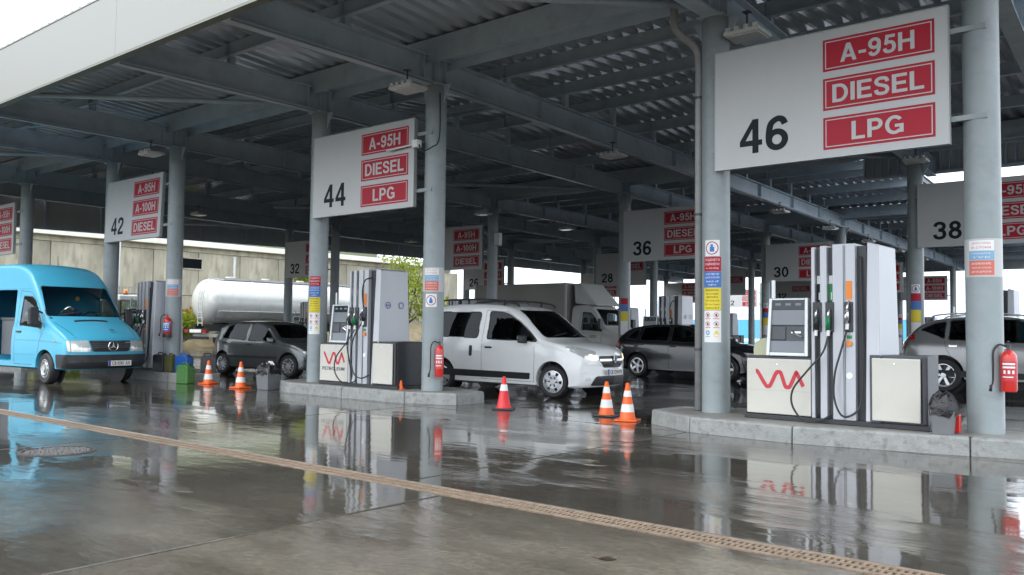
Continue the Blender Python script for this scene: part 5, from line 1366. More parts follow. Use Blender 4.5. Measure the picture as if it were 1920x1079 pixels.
gr = pt(t, bv, rpoly([(-.47, .935), (.47, .935), (.40, .705), (-.40, .705)], .04), 'F', .010, M_TRIM, 'grille')
for k, z in enumerate((.75, .79, .83, .87, .91)):
    o = strip(t, bv, [(-.44, z), (.44, z)], 'F', .010, .018, 'grille_slat', M_DGREY); o.parent = gr
em = MB(); n = 30
em.tube([(1.012, .105 * math.cos(2 * math.pi * k / n), .82 + .105 * math.sin(2 * math.pi * k / n)) for k in range(n + 1)], .010, 8, False)
for a in (90, 210, 330): em.hexa([(1.004, -.0, .82)] * 1 + [(1.004, .02 * math.cos(R(a + 90)), .82 + .02 * math.sin(R(a + 90))), (1.008, .10 * math.cos(R(a)), .82 + .10 * math.sin(R(a))), (1.004, .02 * math.cos(R(a - 90)), .82 + .02 * math.sin(R(a - 90)))],
                             [(1.018, 0, .82), (1.016, .02 * math.cos(R(a + 90)), .82 + .02 * math.sin(R(a + 90))), (1.014, .10 * math.cos(R(a)), .82 + .10 * math.sin(R(a))), (1.016, .02 * math.cos(R(a - 90)), .82 + .02 * math.sin(R(a - 90)))])
em.build('star_emblem', M_CHROME, t, smooth=40).parent = gr
x = MB(); x.box(1.0, 1.004, .27, .40, .895, .905); x.build('badge', M_CHROME, t).parent = gr
for sg in (-1, 1):
    h = pt(t, bv, rpoly([(sg * a, b) for a, b in ((.49, .94), (.80, .935), (.80, .70), (.43, .70))], .03), 'F', .008, M_LENS, 'headlight')
    i2 = pt(t, bv, rpoly([(sg * a, b) for a, b in ((.812, .935), (.858, .932), (.855, .715), (.812, .70))], .02), 'F', .008, mat('indicator_lens', (.60, .50, .38), .12, .2, .05, 6, coat=.8), 'indicator'); 
    if i2: i2.parent = h
    q = strip(t, bv, [(sg * .62, .935), (sg * .62, .70)], 'F', .02, .012, 'lens_divider', M_SILVER2); 
    if q: q.parent = h
bp = pt(t, bv, rpoly([(-.895, .64), (.895, .64), (.895, .36), (-.895, .36)], .03), 'F', .03, M_TRIM, 'bumper', thick=.05)
pt(t, bv, rpoly([(.46, .645), (.80, .645), (.80, .36), (.46, .36)], .03), 'R', .022, M_TRIM, 'bumper_corner', thick=.03)
strip(t, bv, [(-.85, .50), (.85, .50)], 'F', .02, .036, 'bumper_groove', M_DARK).parent = bp
plate(t, 'CB 0581 AX', 1.02, .16, .455, .52, .112)
pt(t, bv, rrect(.14, .20, -.42, .34, .025), 'T', .006, M_TRIM, 'air_vent', .1)
m_ = MB(); m_.box(.62, .68, .12, .20, 1.165, 1.18); m_.build('bonnet_badge', M_DGREY, t)
m_ = MB(); m_.box(-.965, -.93, .10, .16, 2.385, 2.42); m_.build('roof_nozzle', M_DGREY, t)
m_ = MB(); m_.tube([(-1.35, .0, 2.54), (-1.40, .0, 2.62), (-1.42, 0, 2.86)], [.02, .01, .005], 6); m_.build('antenna', M_TRIM, t)
for sg in (-1, 1):
    mb = MB(); y0 = sg * .99; mb.hexa([(-.30, y0, 1.24), (-.18, y0, 1.24), (-.20, y0 + sg * .19, 1.25), (-.30, y0 + sg * .20, 1.25)], [(-.30, y0, 1.66), (-.20, y0, 1.65), (-.22, y0 + sg * .19, 1.63), (-.30, y0 + sg * .2, 1.64)])
    o = mb.build('door_mirror', M_TRIM, t, bevel=.03, segs=3); a = MB(); a.tube([(-.22, y0, 1.34), (-.20, sg * .93, 1.28)], .025, 8); a.tube([(-.24, y0, 1.56), (-.24, sg * .90, 1.52)], .02, 8); a.build('mirror_arm', M_TRIM, o)
for pts in ([(-.62, 1.475), (-.05, 1.56)], [(-.02, 1.475), (.58, 1.56)]): strip(t, bv, pts, 'F', .028, .02, 'wiper', M_TRIM)
mb = MB(); mb.box(-2.6, -1.46, -.93, -.86, .335, .455); mb.build('door_step', M_TRIM, t)
def in_van(x, y, z):
    c, s = math.cos(VR), math.sin(VR); return (VAN.location.x + c * x - s * y, VAN.location.y + s * x + c * y, z)
tt = thing('paper', 'crumpled white and blue papers lying on the van dashboard', 'paper', in_van(-.24, -.30, 1.44), VR)
mb = MB(); rnd = random.Random(2); n = 7
mb.add([(.16 * (i / n - .5) + rnd.uniform(-.02, .02), .40 * (j / n - .5), .03 + (.20 + rnd.uniform(0, .08)) * max(0, 1 - abs(j / n - .35) * 1.6) * (.5 + .5 * i / n)) for i in range(n + 1) for j in range(n + 1)], [(i * (n + 1) + j, i * (n + 1) + j + 1, (i + 1) * (n + 1) + j + 1, (i + 1) * (n + 1) + j) for i in range(n) for j in range(n)])
mb.build('white_sheet', M_WHITE, tt, fix=False)
mb = MB(); mb.hexa([(.0, .05, .07), (.10, .07, .06), (.1, .22, .03), (.0, .2, .05)], [(.0, .05, .2), (.10, .07, .16), (.1, .22, .10), (.0, .2, .14)]); mb.build('blue_sheet', M_BLUE, tt)
tt = thing('pendant', 'round orange pendant behind the van windscreen', 'pendant', in_van(-.55, .02, 1.86), VR)
mb = MB(); mb.cyl((.0, 0, 0), (.012, 0, 0), .05, n=16); mb.build('disc', mat('pendant_orange', (.75, .42, .15), .4), tt)
mb = MB(); mb.cyl((.006, 0, .05), (.006, 0, .14), .003, n=6); mb.build('cord', M_DARK, tt)
tt = thing('crate', 'dark grey crate just inside the open van door', 'crate', in_van(-1.95, -.45, .56), VR)
mb = MB(); mb.box(-.42, .38, -.3, .3, 0, .86); mb.build('body', M_DGREY, tt, bevel=.03)
mb = MB(); mb.box(-.44, .40, -.32, .32, .80, .86); mb.build('rim', M_DARK, tt, bevel=.01)
tt = thing('sack', 'pale crumpled sack on top of the crate in the van', 'sack', in_van(-1.85, -.45, 1.42), VR)
mb = MB(); mb.ico((0, 0, .06), .2, 2, (1, .8, .4)); mb.v = [(a + rnd.uniform(-.02, .02), b + rnd.uniform(-.02, .02), max(.002, c + rnd.uniform(-.02, .02))) for a, b, c in mb.v]; mb.build('body', mat('sack_grey', (.24, .24, .26), .7), tt, smooth=30)

# ---------------------------------------------------------------- hatchbacks and the silver off-roader
def hatch(label, name, loc, rz, sp, plate_txt=None, tail=None, lamp=None, moulding=None, handles=(), seams=(), chrome=False):
    t, bv = car(label, name, 'car', sp, loc, rz)
    for s in seams: strip(t, bv, s, 'R', .008)
    for x, z in handles: handle(t, bv, x, z, M_TRIM if not chrome else M_CHROME)
    if moulding: pt(t, bv, moulding, 'R', .012, M_TRIM, 'side_moulding')
    f = sp['bot'][-1][0]; hz = lamp[0]
    for sg in (-1, 1):
        pt(t, bv, rpoly([(sg * a, b) for a, b in lamp[1]], .03), 'F', .006, M_LENS, 'headlight')
        if tail:
            for vw, pl in tail:
                if vw == 'B': pt(t, bv, rpoly([(sg * a, b) for a, b in pl], .03), 'B', .006, M_TAIL, 'tail_lamp')
                elif sg < 0: pt(t, bv, rpoly(pl, .03), 'R', .006, M_TAIL, 'tail_lamp')
    g1 = pt(t, bv, rpoly([(-.36, hz + .02), (.36, hz + .02), (.33, hz - .10), (-.33, hz - .10)], .03), 'F', .006, M_TRIM, 'grille')
    bb = pt(t, bv, rpoly([(-.7, .46), (.7, .46), (.66, .36), (-.66, .36)], .03), 'F', .012, M_TRIM, 'bumper_strip', thick=.02)
    if plate_txt: plate(t, plate_txt, f + .02, 0, .42)
    for sg in (-1, 1): mirror(t, sp['mir'][0], sg * sp['mir'][1], sp['mir'][2], sp['paint'], .9)
    return t, bv
P_G = paint('car_dark_grey', (.105, .115, .115), .5, .3)
sp = dict(top=[(-3.06, .86), (-3.0, 1.0), (-2.86, 1.15), (-2.66, 1.31), (-2.45, 1.385), (-1.9, 1.425), (-1.35, 1.425), (-1.0, 1.385), (-.82, 1.32), (-.3, .985), (-.15, .925), (.2, .88), (.5, .79), (.65, .71), (.72, .58)],
          bot=[(-3.06, .42), (-3.0, .26), (-2.6, .2), (-1.2, .18), (.4, .18), (.66, .22), (.72, .36)],
          wid=[(-3.06, .70), (-2.7, .79), (-2, .82), (-.6, .82), (.2, .815), (.5, .78), (.72, .70)],
          belt=[(-3.06, .95), (-2, .90), (-.5, .86), (.2, .80), (.72, .60)], plan=[(-3.06, -.14), (-2.6, -.06), (-1.8, 0), (-1, .04), (-.3, .13), (.3, .18), (.72, .28)],
          tumble=.24, rc=.08, crown=.03, paint=P_G, cab=(-2.86, -.1), fcut=-1.0, bcut=-2.4, track=1.42, wb=2.47, wr=.285, style='alloy10', tw=.17, dash=-.2, dashz=.90, seats=(-1.3, -2.05), archgap=.045, mir=(-.55, .80, .94), steer=R(4),
          win={'S': [rpoly([(-1.50, .90), (-.48, .875), (-.72, 1.10), (-.98, 1.29), (-1.16, 1.34), (-1.47, 1.345)], .04), rpoly([(-2.52, .95), (-1.60, .91), (-1.57, 1.345), (-2.1, 1.345), (-2.36, 1.28)], .05)], 'F': [rpoly([(-.64, .985), (.64, .985), (.52, 1.32), (-.52, 1.32)], .05)], 'B': [rpoly([(-.5, 1.02), (.5, 1.02), (.44, 1.3), (-.44, 1.3)], .05)]})
t, bv = hatch('dark grey five door hatchback half hidden behind the column of sign 44', 'grey_car', place((-18.35, 13.19), R(8), 1.42 + .17), R(8), sp, 'CA 4817 KM', [('R', [(-2.98, .72), (-2.86, .74), (-2.80, .98), (-2.92, .98)])], (.60, ((.36, .54), (.62, .555), (.70, .66), (.40, .66))), rpoly([(-2.45, .455), (-.42, .45), (-.42, .52), (-2.45, .525)], .01), ((-1.42, .80), (-2.40, .84)),
               ([(-1.54, .25), (-1.55, .9), (-1.50, 1.37)], [(-.42, .26), (-.40, .86)], [(-2.2, .35), (-2.42, .8), (-2.58, .95)], [(-1.54, .25), (-.42, .26)]))
pt(t, bv, rrect(-2.96, -2.90, 1.02, 1.07, .015), 'R', .006, M_WHITE, 'sticker', .05)
P_K = paint('car_black', (.009, .010, .013), .2, .22)
sp = dict(top=[(-3.62, .80), (-3.56, .94), (-3.40, 1.10), (-3.05, 1.33), (-2.7, 1.425), (-2.2, 1.47), (-1.6, 1.475), (-1.2, 1.43), (-1.0, 1.37), (-.35, 1.03), (-.2, .985), (.3, .915), (.62, .82), (.78, .73), (.86, .58)],
          bot=[(-3.62, .42), (-3.55, .28), (-3.0, .2), (-1.2, .18), (.5, .18), (.8, .22), (.86, .36)],
          wid=[(-3.62, .76), (-3.2, .85), (-2, .885), (-.6, .885), (.2, .875), (.55, .83), (.86, .74)],
          belt=[(-3.62, 1.02), (-2, .98), (-.5, .93), (.2, .86), (.86, .60)], plan=[(-3.62, -.16), (-3.0, -.06), (-1.9, 0), (-1, .04), (-.3, .13), (.3, .18), (.86, .32)],
          tumble=.26, rc=.08, crown=.03, paint=P_K, cab=(-3.36, -.15), fcut=-1.1, bcut=-2.9, track=1.53, wb=2.67, wr=.315, style='alloy5', tw=.2, dash=-.25, dashz=.97, seats=(-1.45, -2.3), archgap=.045, mir=(-.6, .87, 1.02),
          win={'S': [rpoly([(-1.62, .985), (-.55, .96), (-.85, 1.17), (-1.12, 1.34), (-1.3, 1.39), (-1.6, 1.40)], .04), rpoly([(-2.60, 1.01), (-1.72, .99), (-1.70, 1.40), (-2.2, 1.395), (-2.5, 1.36)], .05), rpoly([(-3.05, 1.06), (-2.70, 1.03), (-2.62, 1.33), (-2.8, 1.28)], .04)], 'F': [rpoly([(-.68, 1.04), (.68, 1.04), (.56, 1.37), (-.56, 1.37)], .05)], 'B': [rpoly([(-.5, 1.08), (.5, 1.08), (.46, 1.32), (-.46, 1.32)], .05)]})
BL = [('R', [(-3.5, .80), (-3.28, .84), (-3.30, 1.0), (-3.46, .98)])]
t, bv = hatch('black hatchback waiting behind the column left of sign 46', 'black_car', place((-10.05, 20.65), 0, 1.53 + .2), 0, sp, None, BL, (.66, ((.36, .58), (.66, .60), (.76, .74), (.42, .71))), None, ((-1.55, .86), (-2.55, .90)),
               ([(-1.67, .25), (-1.68, .95), (-1.64, 1.43)], [(-.44, .26), (-.42, .92)], [(-2.4, .35), (-2.64, .8), (-2.72, 1.0)]))
BLACK = t
P_S = paint('car_silver', (.25, .252, .248), .55, .3)
sp = dict(top=[(-3.86, .95), (-3.80, 1.10), (-3.62, 1.30), (-3.30, 1.53), (-3.0, 1.625), (-2.4, 1.69), (-1.7, 1.70), (-1.3, 1.65), (-1.08, 1.58), (-.35, 1.185), (-.2, 1.135), (.3, 1.07), (.7, .97), (.86, .86), (.93, .70)],
          bot=[(-3.86, .55), (-3.78, .40), (-3.2, .30), (-1.2, .26), (.5, .27), (.86, .33), (.93, .46)],
          wid=[(-3.86, .80), (-3.4, .90), (-2, .94), (-.6, .94), (.2, .93), (.6, .88), (.93, .78)],
          belt=[(-3.86, 1.12), (-2, 1.10), (-.5, 1.04), (.2, .98), (.93, .72)], plan=[(-3.86, -.18), (-3.2, -.06), (-2, 0), (-1, .04), (-.3, .13), (.3, .18), (.93, .34)],
          tumble=.25, rc=.10, crown=.03, paint=P_S, cab=(-3.55, -.15), fcut=-1.2, bcut=-3.1, track=1.62, wb=2.825, wr=.375, style='alloy6', tw=.22, dash=-.25, dashz=1.10, seats=(-1.5, -2.4), archgap=.05, mir=(-.62, .93, 1.16),
          win={'S': [rpoly([(-1.72, 1.115), (-.55, 1.08), (-.9, 1.32), (-1.2, 1.53), (-1.4, 1.595), (-1.70, 1.61)], .04), rpoly([(-2.72, 1.15), (-1.82, 1.12), (-1.80, 1.61), (-2.4, 1.60), (-2.70, 1.575)], .05), rpoly([(-3.32, 1.37), (-2.80, 1.17), (-2.78, 1.555), (-3.0, 1.52)], .05)], 'F': [rpoly([(-.70, 1.19), (.70, 1.19), (.58, 1.57), (-.58, 1.57)], .05)], 'B': [rpoly([(-.55, 1.26), (.55, 1.26), (.5, 1.5), (-.5, 1.5)], .05)]})
t, bv = hatch('silver off-road car behind the thick column right of sign 46', 'silver_car', place((-2.12, 20.75), 0, 1.62 + .2), 0, sp, None, [('R', [(-3.74, 1.08), (-3.42, 1.16), (-3.44, 1.27), (-3.60, 1.25)]), ('B', [(.6, .95), (.78, .95), (.74, 1.2), (.58, 1.2)])], (.8, ((.4, .72), (.68, .74), (.78, .9), (.44, .86))), None, ((-1.66, 1.0), (-2.62, 1.02)),
               ([(-1.77, .35), (-1.78, 1.1), (-1.74, 1.64)], [(-.46, .36), (-.42, 1.04)], [(-2.5, .5), (-2.76, .95), (-2.80, 1.12)]), chrome=True)
for sg in (-1, 1):
    mb = MB(); mb.tube(catmull([(-1.4, sg * .62, 1.66), (-1.6, sg * .62, 1.725), (-2.4, sg * .62, 1.745), (-3.0, sg * .60, 1.70), (-3.15, sg * .59, 1.63)], 5), .018, 8); mb.build('roof_bar', M_RIM, t, smooth=True)
pt(t, bv, rpoly([(-3.7, .34), (-.3, .34), (-.35, .46), (-3.72, .50)], .03), 'R', .008, M_TRIM, 'lower_cladding')
b2_ = dup(BLACK, 'black car between the dispenser under sign 44 and the white car', place((-16.2, 20.4), R(2), 1.73), R(2))

# ---------------------------------------------------------------- box truck in the lane behind
P_T = paint('truck_white', (.50, .50, .48), 0, .4, .3)
sp = dict(top=[(-1.62, 2.12), (-1.55, 2.20), (-1.0, 2.24), (-.72, 2.16), (-.55, 2.04), (-.2, 1.66), (.02, 1.42), (.3, 1.27), (.62, 1.12), (.80, .98), (.86, .80)],
          bot=[(-1.62, .55), (-1.2, .42), (.5, .38), (.8, .40), (.86, .5)], wid=[(-1.62, .93), (-.6, .95), (.3, .94), (.86, .86)], belt=[(-1.62, 1.26), (-.3, 1.22), (.3, 1.1), (.86, .85)],
          plan=[(-1.62, 0), (-1, .02), (-.3, .12), (.3, .16), (.86, .28)], tumble=.09, rc=.10, crown=.03, paint=P_T, cab=(-1.52, .0), fcut=-.9, bcut=-1.3, track=1.66, wb=3.4, wr=.34, style='steel', tw=.2, dash=-.1, dashz=1.33, seats=(-.95,), mir=(0, 0, 0),
          win={'S': [rpoly([(-1.15, 1.27), (-.22, 1.22), (-.55, 1.72), (-.75, 1.90), (-1.12, 1.93)], .05)], 'F': [rpoly([(-.80, 1.44), (.80, 1.44), (.70, 2.04), (-.70, 2.04)], .06)]}, glass=M_GLASSC)
TX, TY = -17.35, 27.05
t, bv = car('beige sided box truck with a wind deflector behind the white car', 'box_truck', 'truck', sp, (TX, TY, 0), 0)
M_BOX = mat('box_side', (.30, .285, .265), .45, 0, .04, .8, dirt=.1)
mb = MB(); mb.box(-6.3, -1.72, -1.06, 1.06, .95, 3.02); bx = mb.build('cargo_box', M_BOX, t, bevel=.02)
mb = MB()
for x in (-1.74, -6.28):
    for y in (-1.07, 1.07): mb.box(x - .04, x + .04, y - .02, y + .02, .94, 3.03)
mb.build('corner_trim', P_T, bx)
mb = MB(); mb.box(-6.3, -1.72, -1.075, -1.061, .93, 1.02); mb.box(-6.3, -1.72, 1.061, 1.075, .93, 1.02); mb.build('lower_rail', P_T, bx)
mb = MB(); mb.box(-6.2, -1.5, -.42, -.30, .55, .78); mb.box(-6.2, -1.5, .30, .42, .55, .78); mb.build('chassis', M_TRIM, t)
mb = MB(); mb.hexa([(-1.45, -.88, 2.24), (-.50, -.80, 2.16), (-.50, .80, 2.16), (-1.45, .88, 2.24)], [(-1.58, -.80, 2.98), (-1.30, -.72, 3.02), (-1.30, .72, 3.02), (-1.58, .80, 2.98)]); mb.build('wind_deflector', P_T, t, bevel=.06, segs=3)
mb = MB(); mb.box(-.22, -.10, -1.2, -1.0, 1.3, 1.68); mb.box(-.22, -.10, 1.0, 1.2, 1.3, 1.68); mb.build('door_mirror', M_TRIM, t, bevel=.02)
pt(t, bv, rpoly([(-.6, .95), (.6, .95), (.55, .75), (-.55, .75)], .04), 'F', .008, M_TRIM, 'grille')
pt(t, bv, rpoly([(-.85, .68), (.85, .68), (.85, .44), (-.85, .44)], .04), 'F', .02, M_TRIM, 'bumper', thick=.03)
for sg in (-1, 1): pt(t, bv, rpoly([(sg * a, b) for a, b in ((.62, .96), (.84, .94), (.82, .74), (.62, .74))], .03), 'F', .008, M_LENS, 'headlight')
pt(t, bv, rrect(-.75, -.45, .98, 1.10, .02), 'R', .006, mat('decal_yellow', (.36, .34, .2), .5), 'decal')
strip(t, bv, [(-1.25, .5), (-1.24, 1.25), (-1.22, 2.0)], 'R', .01); strip(t, bv, [(-.3, .6), (-.2, 1.2)], 'R', .01); handle(t, bv, -1.1, 1.12, M_TRIM)

# ---------------------------------------------------------------- road tanker parked beyond the left edge
TKX, TK0, TK1 = -44.6, 25.9, 39.6
t = thing('tank_trailer', 'long white road tanker with a rear ladder beyond the grey car', 'tanker', (TKX, TK0, 0))
M_TANK = mat('tank_white', (.66, .66, .63), .25, .1, .05, .8, dirt=.15, coat=.3)
rT, zT = 1.25, 2.63; ln = TK1 - TK0
mx = Matrix.Translation((0, 0, zT)) @ Matrix.Rotation(R(-90), 4, 'X')
pr = [(.001, .0)] + [(rT * math.sin(R(a)), .62 * (1 - math.cos(R(a)))) for a in range(10, 91, 10)] + [(rT, 2.5), (rT, ln - .6)] + [(rT * math.cos(R(a)), ln - .6 + .6 * math.sin(R(a))) for a in range(15, 91, 15)]
mb = MB(); mb.lathe(pr, 48, mx); tank = mb.build('tank', M_TANK, t, smooth=60)
for s in (.66, 3.2, 5.7, 8.2, 10.7):
    mb = MB(); mb.lathe([(rT + .002, s), (rT + .022, s + .01), (rT + .022, s + .08), (rT + .002, s + .09)], 48, mx); mb.build('hoop', M_TANK, tank, smooth=60)
mb = MB(); mb.box(-.30, .30, .8, ln - .8, zT + rT - .005, zT + rT + .03); mb.box(-.33, -.30, .8, ln - .8, zT + rT + .0, zT + rT + .12); mb.box(.30, .33, .8, ln - .8, zT + rT, zT + rT + .12); mb.build('catwalk', mat('catwalk_grey', (.4, .4, .38), .5, .3), t)
for s in (2.0, 4.4, 6.9, 9.4):
    mb = MB(); mb.cyl((0, s, zT + rT), (0, s, zT + rT + .2), .24, n=18); mb.build('hatch', M_TANK, t, bevel=.02)
mb = MB()
for x in (.35, .80): mb.tube(catmull([(x, -.12, 1.25), (x, -.14, 2.6), (x * .95, .02, 3.3), (x * .9, .45, 3.82), (x * .85, 1.2, 3.86)], 4), .028, 8)
for z in (1.4, 1.7, 2.0, 2.3, 2.6, 2.9, 3.2): mb.cyl((.35, -.13 + max(0, z - 2.6) * .2, z), (.80, -.13 + max(0, z - 2.6) * .2, z), .02, n=8)
mb.build('ladder', M_LAMP, t, smooth=50)
mb = MB(); mb.prism([(-rT * .98, zT - .55), (-rT * .7, zT - .92), (-rT * .66, zT - .88), (-rT * .96, zT - .53)], .7, ln - .7); mb.prism([(rT * .98, zT - .55), (rT * .7, zT - .92), (rT * .66, zT - .88), (rT * .96, zT - .53)], .7, ln - .7); mb.build('skirt', M_TANK, t)
mb = MB(); mb.box(-.55, -.40, .2, ln, .95, 1.35); mb.box(.40, .55, .2, ln, .95, 1.35); mb.box(-1.1, 1.1, .1, .25, .95, 1.12)
for s in (1.5, 4, 6.5, 9, 11): mb.box(-.9, .9, s, s + .1, 1.0, 1.42)
mb.build('chassis', M_TRIM, t)
mb = MB(); mb.box(-1.2, 1.2, -.05, .08, .50, .66); mb.box(-1.2, 1.2, -.05, .05, .86, 1.06); mb.build('rear_bumper', M_TRIM, t)
for x0, x1 in ((-1.15, -.75), (.75, 1.15)):
    mb = MB(); mb.box(x0, x1, -.062, -.051, .88, 1.04); mb.build('tail_lamp', M_TAIL, t)
mb = MB(); mb.box(-.6, .6, -.062, -.051, .87, 1.05); mb.build('white_board', M_WHITE, t)
mb = MB(); mb.box(-.7, .9, .2, .9, .62, .80); mb.box(1.0, 1.25, 1.2, 3.4, .55, .75); mb.build('hose_tray', M_LAMP, t)
for s in (2.2, 3.55, 4.9):
    for x in (-1.0, 1.0):
        wm, rmm, dkm = wheel_meshes(.5, .3, 'steel'); w_ = link('wheel', wm, t); w_.location = (x, s, .5); w_.rotation_euler = (0, 0, R(90) if x > 0 else R(-90)); link('rim', rmm, w_); link('rim_back', dkm, w_)
# white tractor unit with two orange beacons, half hidden by pump 42
t = thing('truck_tractor', 'white truck cab with two orange beacons behind pump 42', 'truck', (-42.6, 21.0, 0), R(4))
mb = MB(); mb.box(-1.2, 1.2, -1.15, 1.15, .55, 1.55); mb.build('cab_lower', P_T, t, bevel=.06)
mb = MB(); mb.box(-1.22, 1.22, -1.17, 1.17, 2.42, 2.72); mb.build('roof', mat('cab_roof_white', (.68, .68, .66), .3, 0, .04, 2), t, bevel=.08, segs=3)
for x in (-1.15, 0.0, 1.15):
    for y in (-1.1, 1.1): MB().box(x - .06, x + .06, y - .04, y + .04, 1.552, 2.418).build('pillar', M_TRIM, t)
mb = MB()
for y in (-1.1, 1.1): mb.add([(-1.1, y, 1.56), (1.1, y, 1.56), (1.1, y, 2.42), (-1.1, y, 2.42)], [(0, 1, 2, 3)])
for x in (-1.15, 1.15): mb.add([(x, -1.06, 1.56), (x, 1.06, 1.56), (x, 1.06, 2.42), (x, -1.06, 2.42)], [(0, 1, 2, 3)])
mb.build('window', M_GLASSC, t)
for y in (-.75, .55):
    mb = MB(); mb.cyl((1.0, y, 2.72), (1.0, y, 2.80), .11, n=14); b_ = mb.build('beacon_foot', M_DARK, t)
    mb = MB(); mb.lathe([(.105, 2.80), (.10, 2.92), (.07, 2.98), (.001, 3.0)], 16, Matrix.Translation((1.0, y, 0))); mb.build('beacon', mat('beacon_orange', (.85, .25, .03), .2, 0, .05, 5, coat=.5), b_, smooth=50)
mb = MB(); mb.box(1.25, 1.40, .62, 1.0, 1.35, 2.15); mb.build('door_mirror', M_TRIM, t, bevel=.03)
for x, y in ((.7, -1.0), (.7, 1.0), (-.8, -1.0), (-.8, 1.0)):
    wm, rmm, dkm = wheel_meshes(.5, .3, 'steel'); w_ = link('wheel', wm, t); w_.location = (x, y, .5); w_.rotation_euler = (0, 0, math.pi if y > 0 else 0); link('rim', rmm, w_)
# ================================================================ BEYOND THE CANOPY
M_WALL = mat('old_concrete', (.365, .335, .26), .8, 0, .32, .9, .25, 12, dirt=.5, rnd=.10, stretch=(1, 1, .3))
M_CAP = mat('wall_cap', (.74, .72, .63), .6, 0, .08, 1.0, dirt=.15)
WX = -54.0
wall = thing('retaining_wall', 'long beige concrete wall with a pale cap beyond the tanker', 'wall', (WX, 0, 0))
PW, PH = 3.2, 2.95
me = []
for q in range(3):
    mb = MB(); mb.box(-.25, 0, .02, PW - .02, .015, PH - .015); me.append(mb.mesh('wall_panel', M_WALL))
for j in range(2):
    for i in range(17):
        y = 1 + i * PW + (PW * .5 if j else 0)
        o = link('wall_panel', random.choice(me), wall, bevel=.015, segs=1, loc=(random.uniform(-.012, .012), y, .3 + j * PH))
mb = MB(); mb.box(-.5, -.26, 0, 56, 0, 6.2); mb.build('backing', M_JOINT, wall)
mb = MB(); mb.box(-.6, .55, 0, 56, 6.55, 6.92); mb.build('cap', M_CAP, wall, bevel=.02)
mb = MB(); mb.box(-.45, .05, 0, 56, 6.205, 6.545); mb.build('corbel', M_WALL, wall)
mb = MB(); mb.box(.001, .03, 30.2, 31.6, 5.1, 5.75); wd = mb.build('window', mat('opening_dark', (.008, .009, .011), .95, spec=0), wall)
mb = MB()
for a, b, c, d in ((30.1, 31.7, 5.75, 5.83), (30.1, 31.7, 5.02, 5.1), (30.1, 30.2, 5.1, 5.75), (31.6, 31.7, 5.1, 5.75)): mb.box(.001, .06, a, b, c, d)
mb.build('frame', M_WALL, wd)
M_POST = mat('galvanised_post', (.55, .56, .55), .4, .4)
for y, z0, z1 in ((25.2, 4.0, 6.9), (33.2, 3.6, 5.9)):
    t = thing('metal_post', 'thin pale metal post in front of the concrete wall, %s' % ('by sign 42' if y < 30 else 'above the tanker'), 'post', (WX + 1.5, y, 0))
    mb = MB(); mb.cyl((0, 0, 0), (0, 0, z1), .09, n=12); mb.build('shaft', M_POST, t, smooth=40)
    mb = MB(); mb.cyl((0, 0, z1), (0, 0, z1 + .05), .12, n=12); mb.build('cap', M_POST, t)
def bar_fence(loc, rz, ln, h, z0, label, n, m):
    t = thing('bar_fence', label, 'fence', loc, rz)
    for z in (z0 + .1, z0 + h - .08):
        mb = MB(); mb.box(0, ln, -.02, .02, z, z + .05); mb.build('rail', m, t)
    b_ = MB(); b_.box(-.022, .022, -.022, .022, z0, z0 + h); bm_ = b_.mesh('bar', m)
    for i in range(n + 1): link('bar', bm_, t, loc=(ln * i / n, 0, 0))
bar_fence((WX + 2.2, 20.6, 0), R(90), 7.5, 1.7, 1.9, 'upright bar fence in front of the wall, left of the tanker', 38, mat('fence_grey', (.30, .29, .27), .5, .3))
bar_fence((WX + .4, 47.0, 0), R(90), 8.5, 1.3, 6.95, 'pale railing on top of the wall by the bright tree', 26, mat('rail_pale', (.6, .6, .55), .5))
bank = MB(); nx, ny = 8, 40; rnd = random.Random(8)
bank.add([(WX + 4.5 - 4.4 * i / nx, 1 + 55 * j / ny, -.02 + 1.75 * (i / nx) ** .8 + (rnd.uniform(-.1, .1) if 0 < i else 0)) for i in range(nx + 1) for j in range(ny + 1)], [(i * (ny + 1) + j, (i + 1) * (ny + 1) + j, (i + 1) * (ny + 1) + j + 1, i * (ny + 1) + j + 1) for i in range(nx) for j in range(ny)])
tag(bank.build('earth_bank', mat('earth', (.20, .16, .09), .9, 0, .3, 2, .5, 14), smooth=True), kind='structure')

def leaf_mat(name, c):
    if name in MATS: return MATS[name]
    m = mat(name, c, .55, 0, .35, 1.3, spec=.3); b = m.node_tree.nodes['Principled BSDF']
    b.inputs['Subsurface Weight'].default_value = 0
    n = m.node_tree; tr = n.nodes.new('ShaderNodeBsdfTranslucent'); tr.inputs['Color'].default_value = (min(1, c[0] * 1.5), min(1, c[1] * 1.5), c[2] * .8, 1)
    mx = n.nodes.new('ShaderNodeMixShader'); mx.inputs['Fac'].default_value = .35
    o = n.nodes['Material Output']; n.links.new(b.outputs[0], mx.inputs[1]); n.links.new(tr.outputs[0], mx.inputs[2]); n.links.new(mx.outputs[0], o.inputs['Surface']); return m
M_BARK = mat('bark', (.10, .075, .05), .85, 0, .3, 8, .4, 30)
L_A = leaf_mat('leaf_yellow_green', (.25, .30, .04)); L_B = leaf_mat('leaf_green', (.09, .16, .03)); L_C = leaf_mat('leaf_rust', (.30, .17, .04))
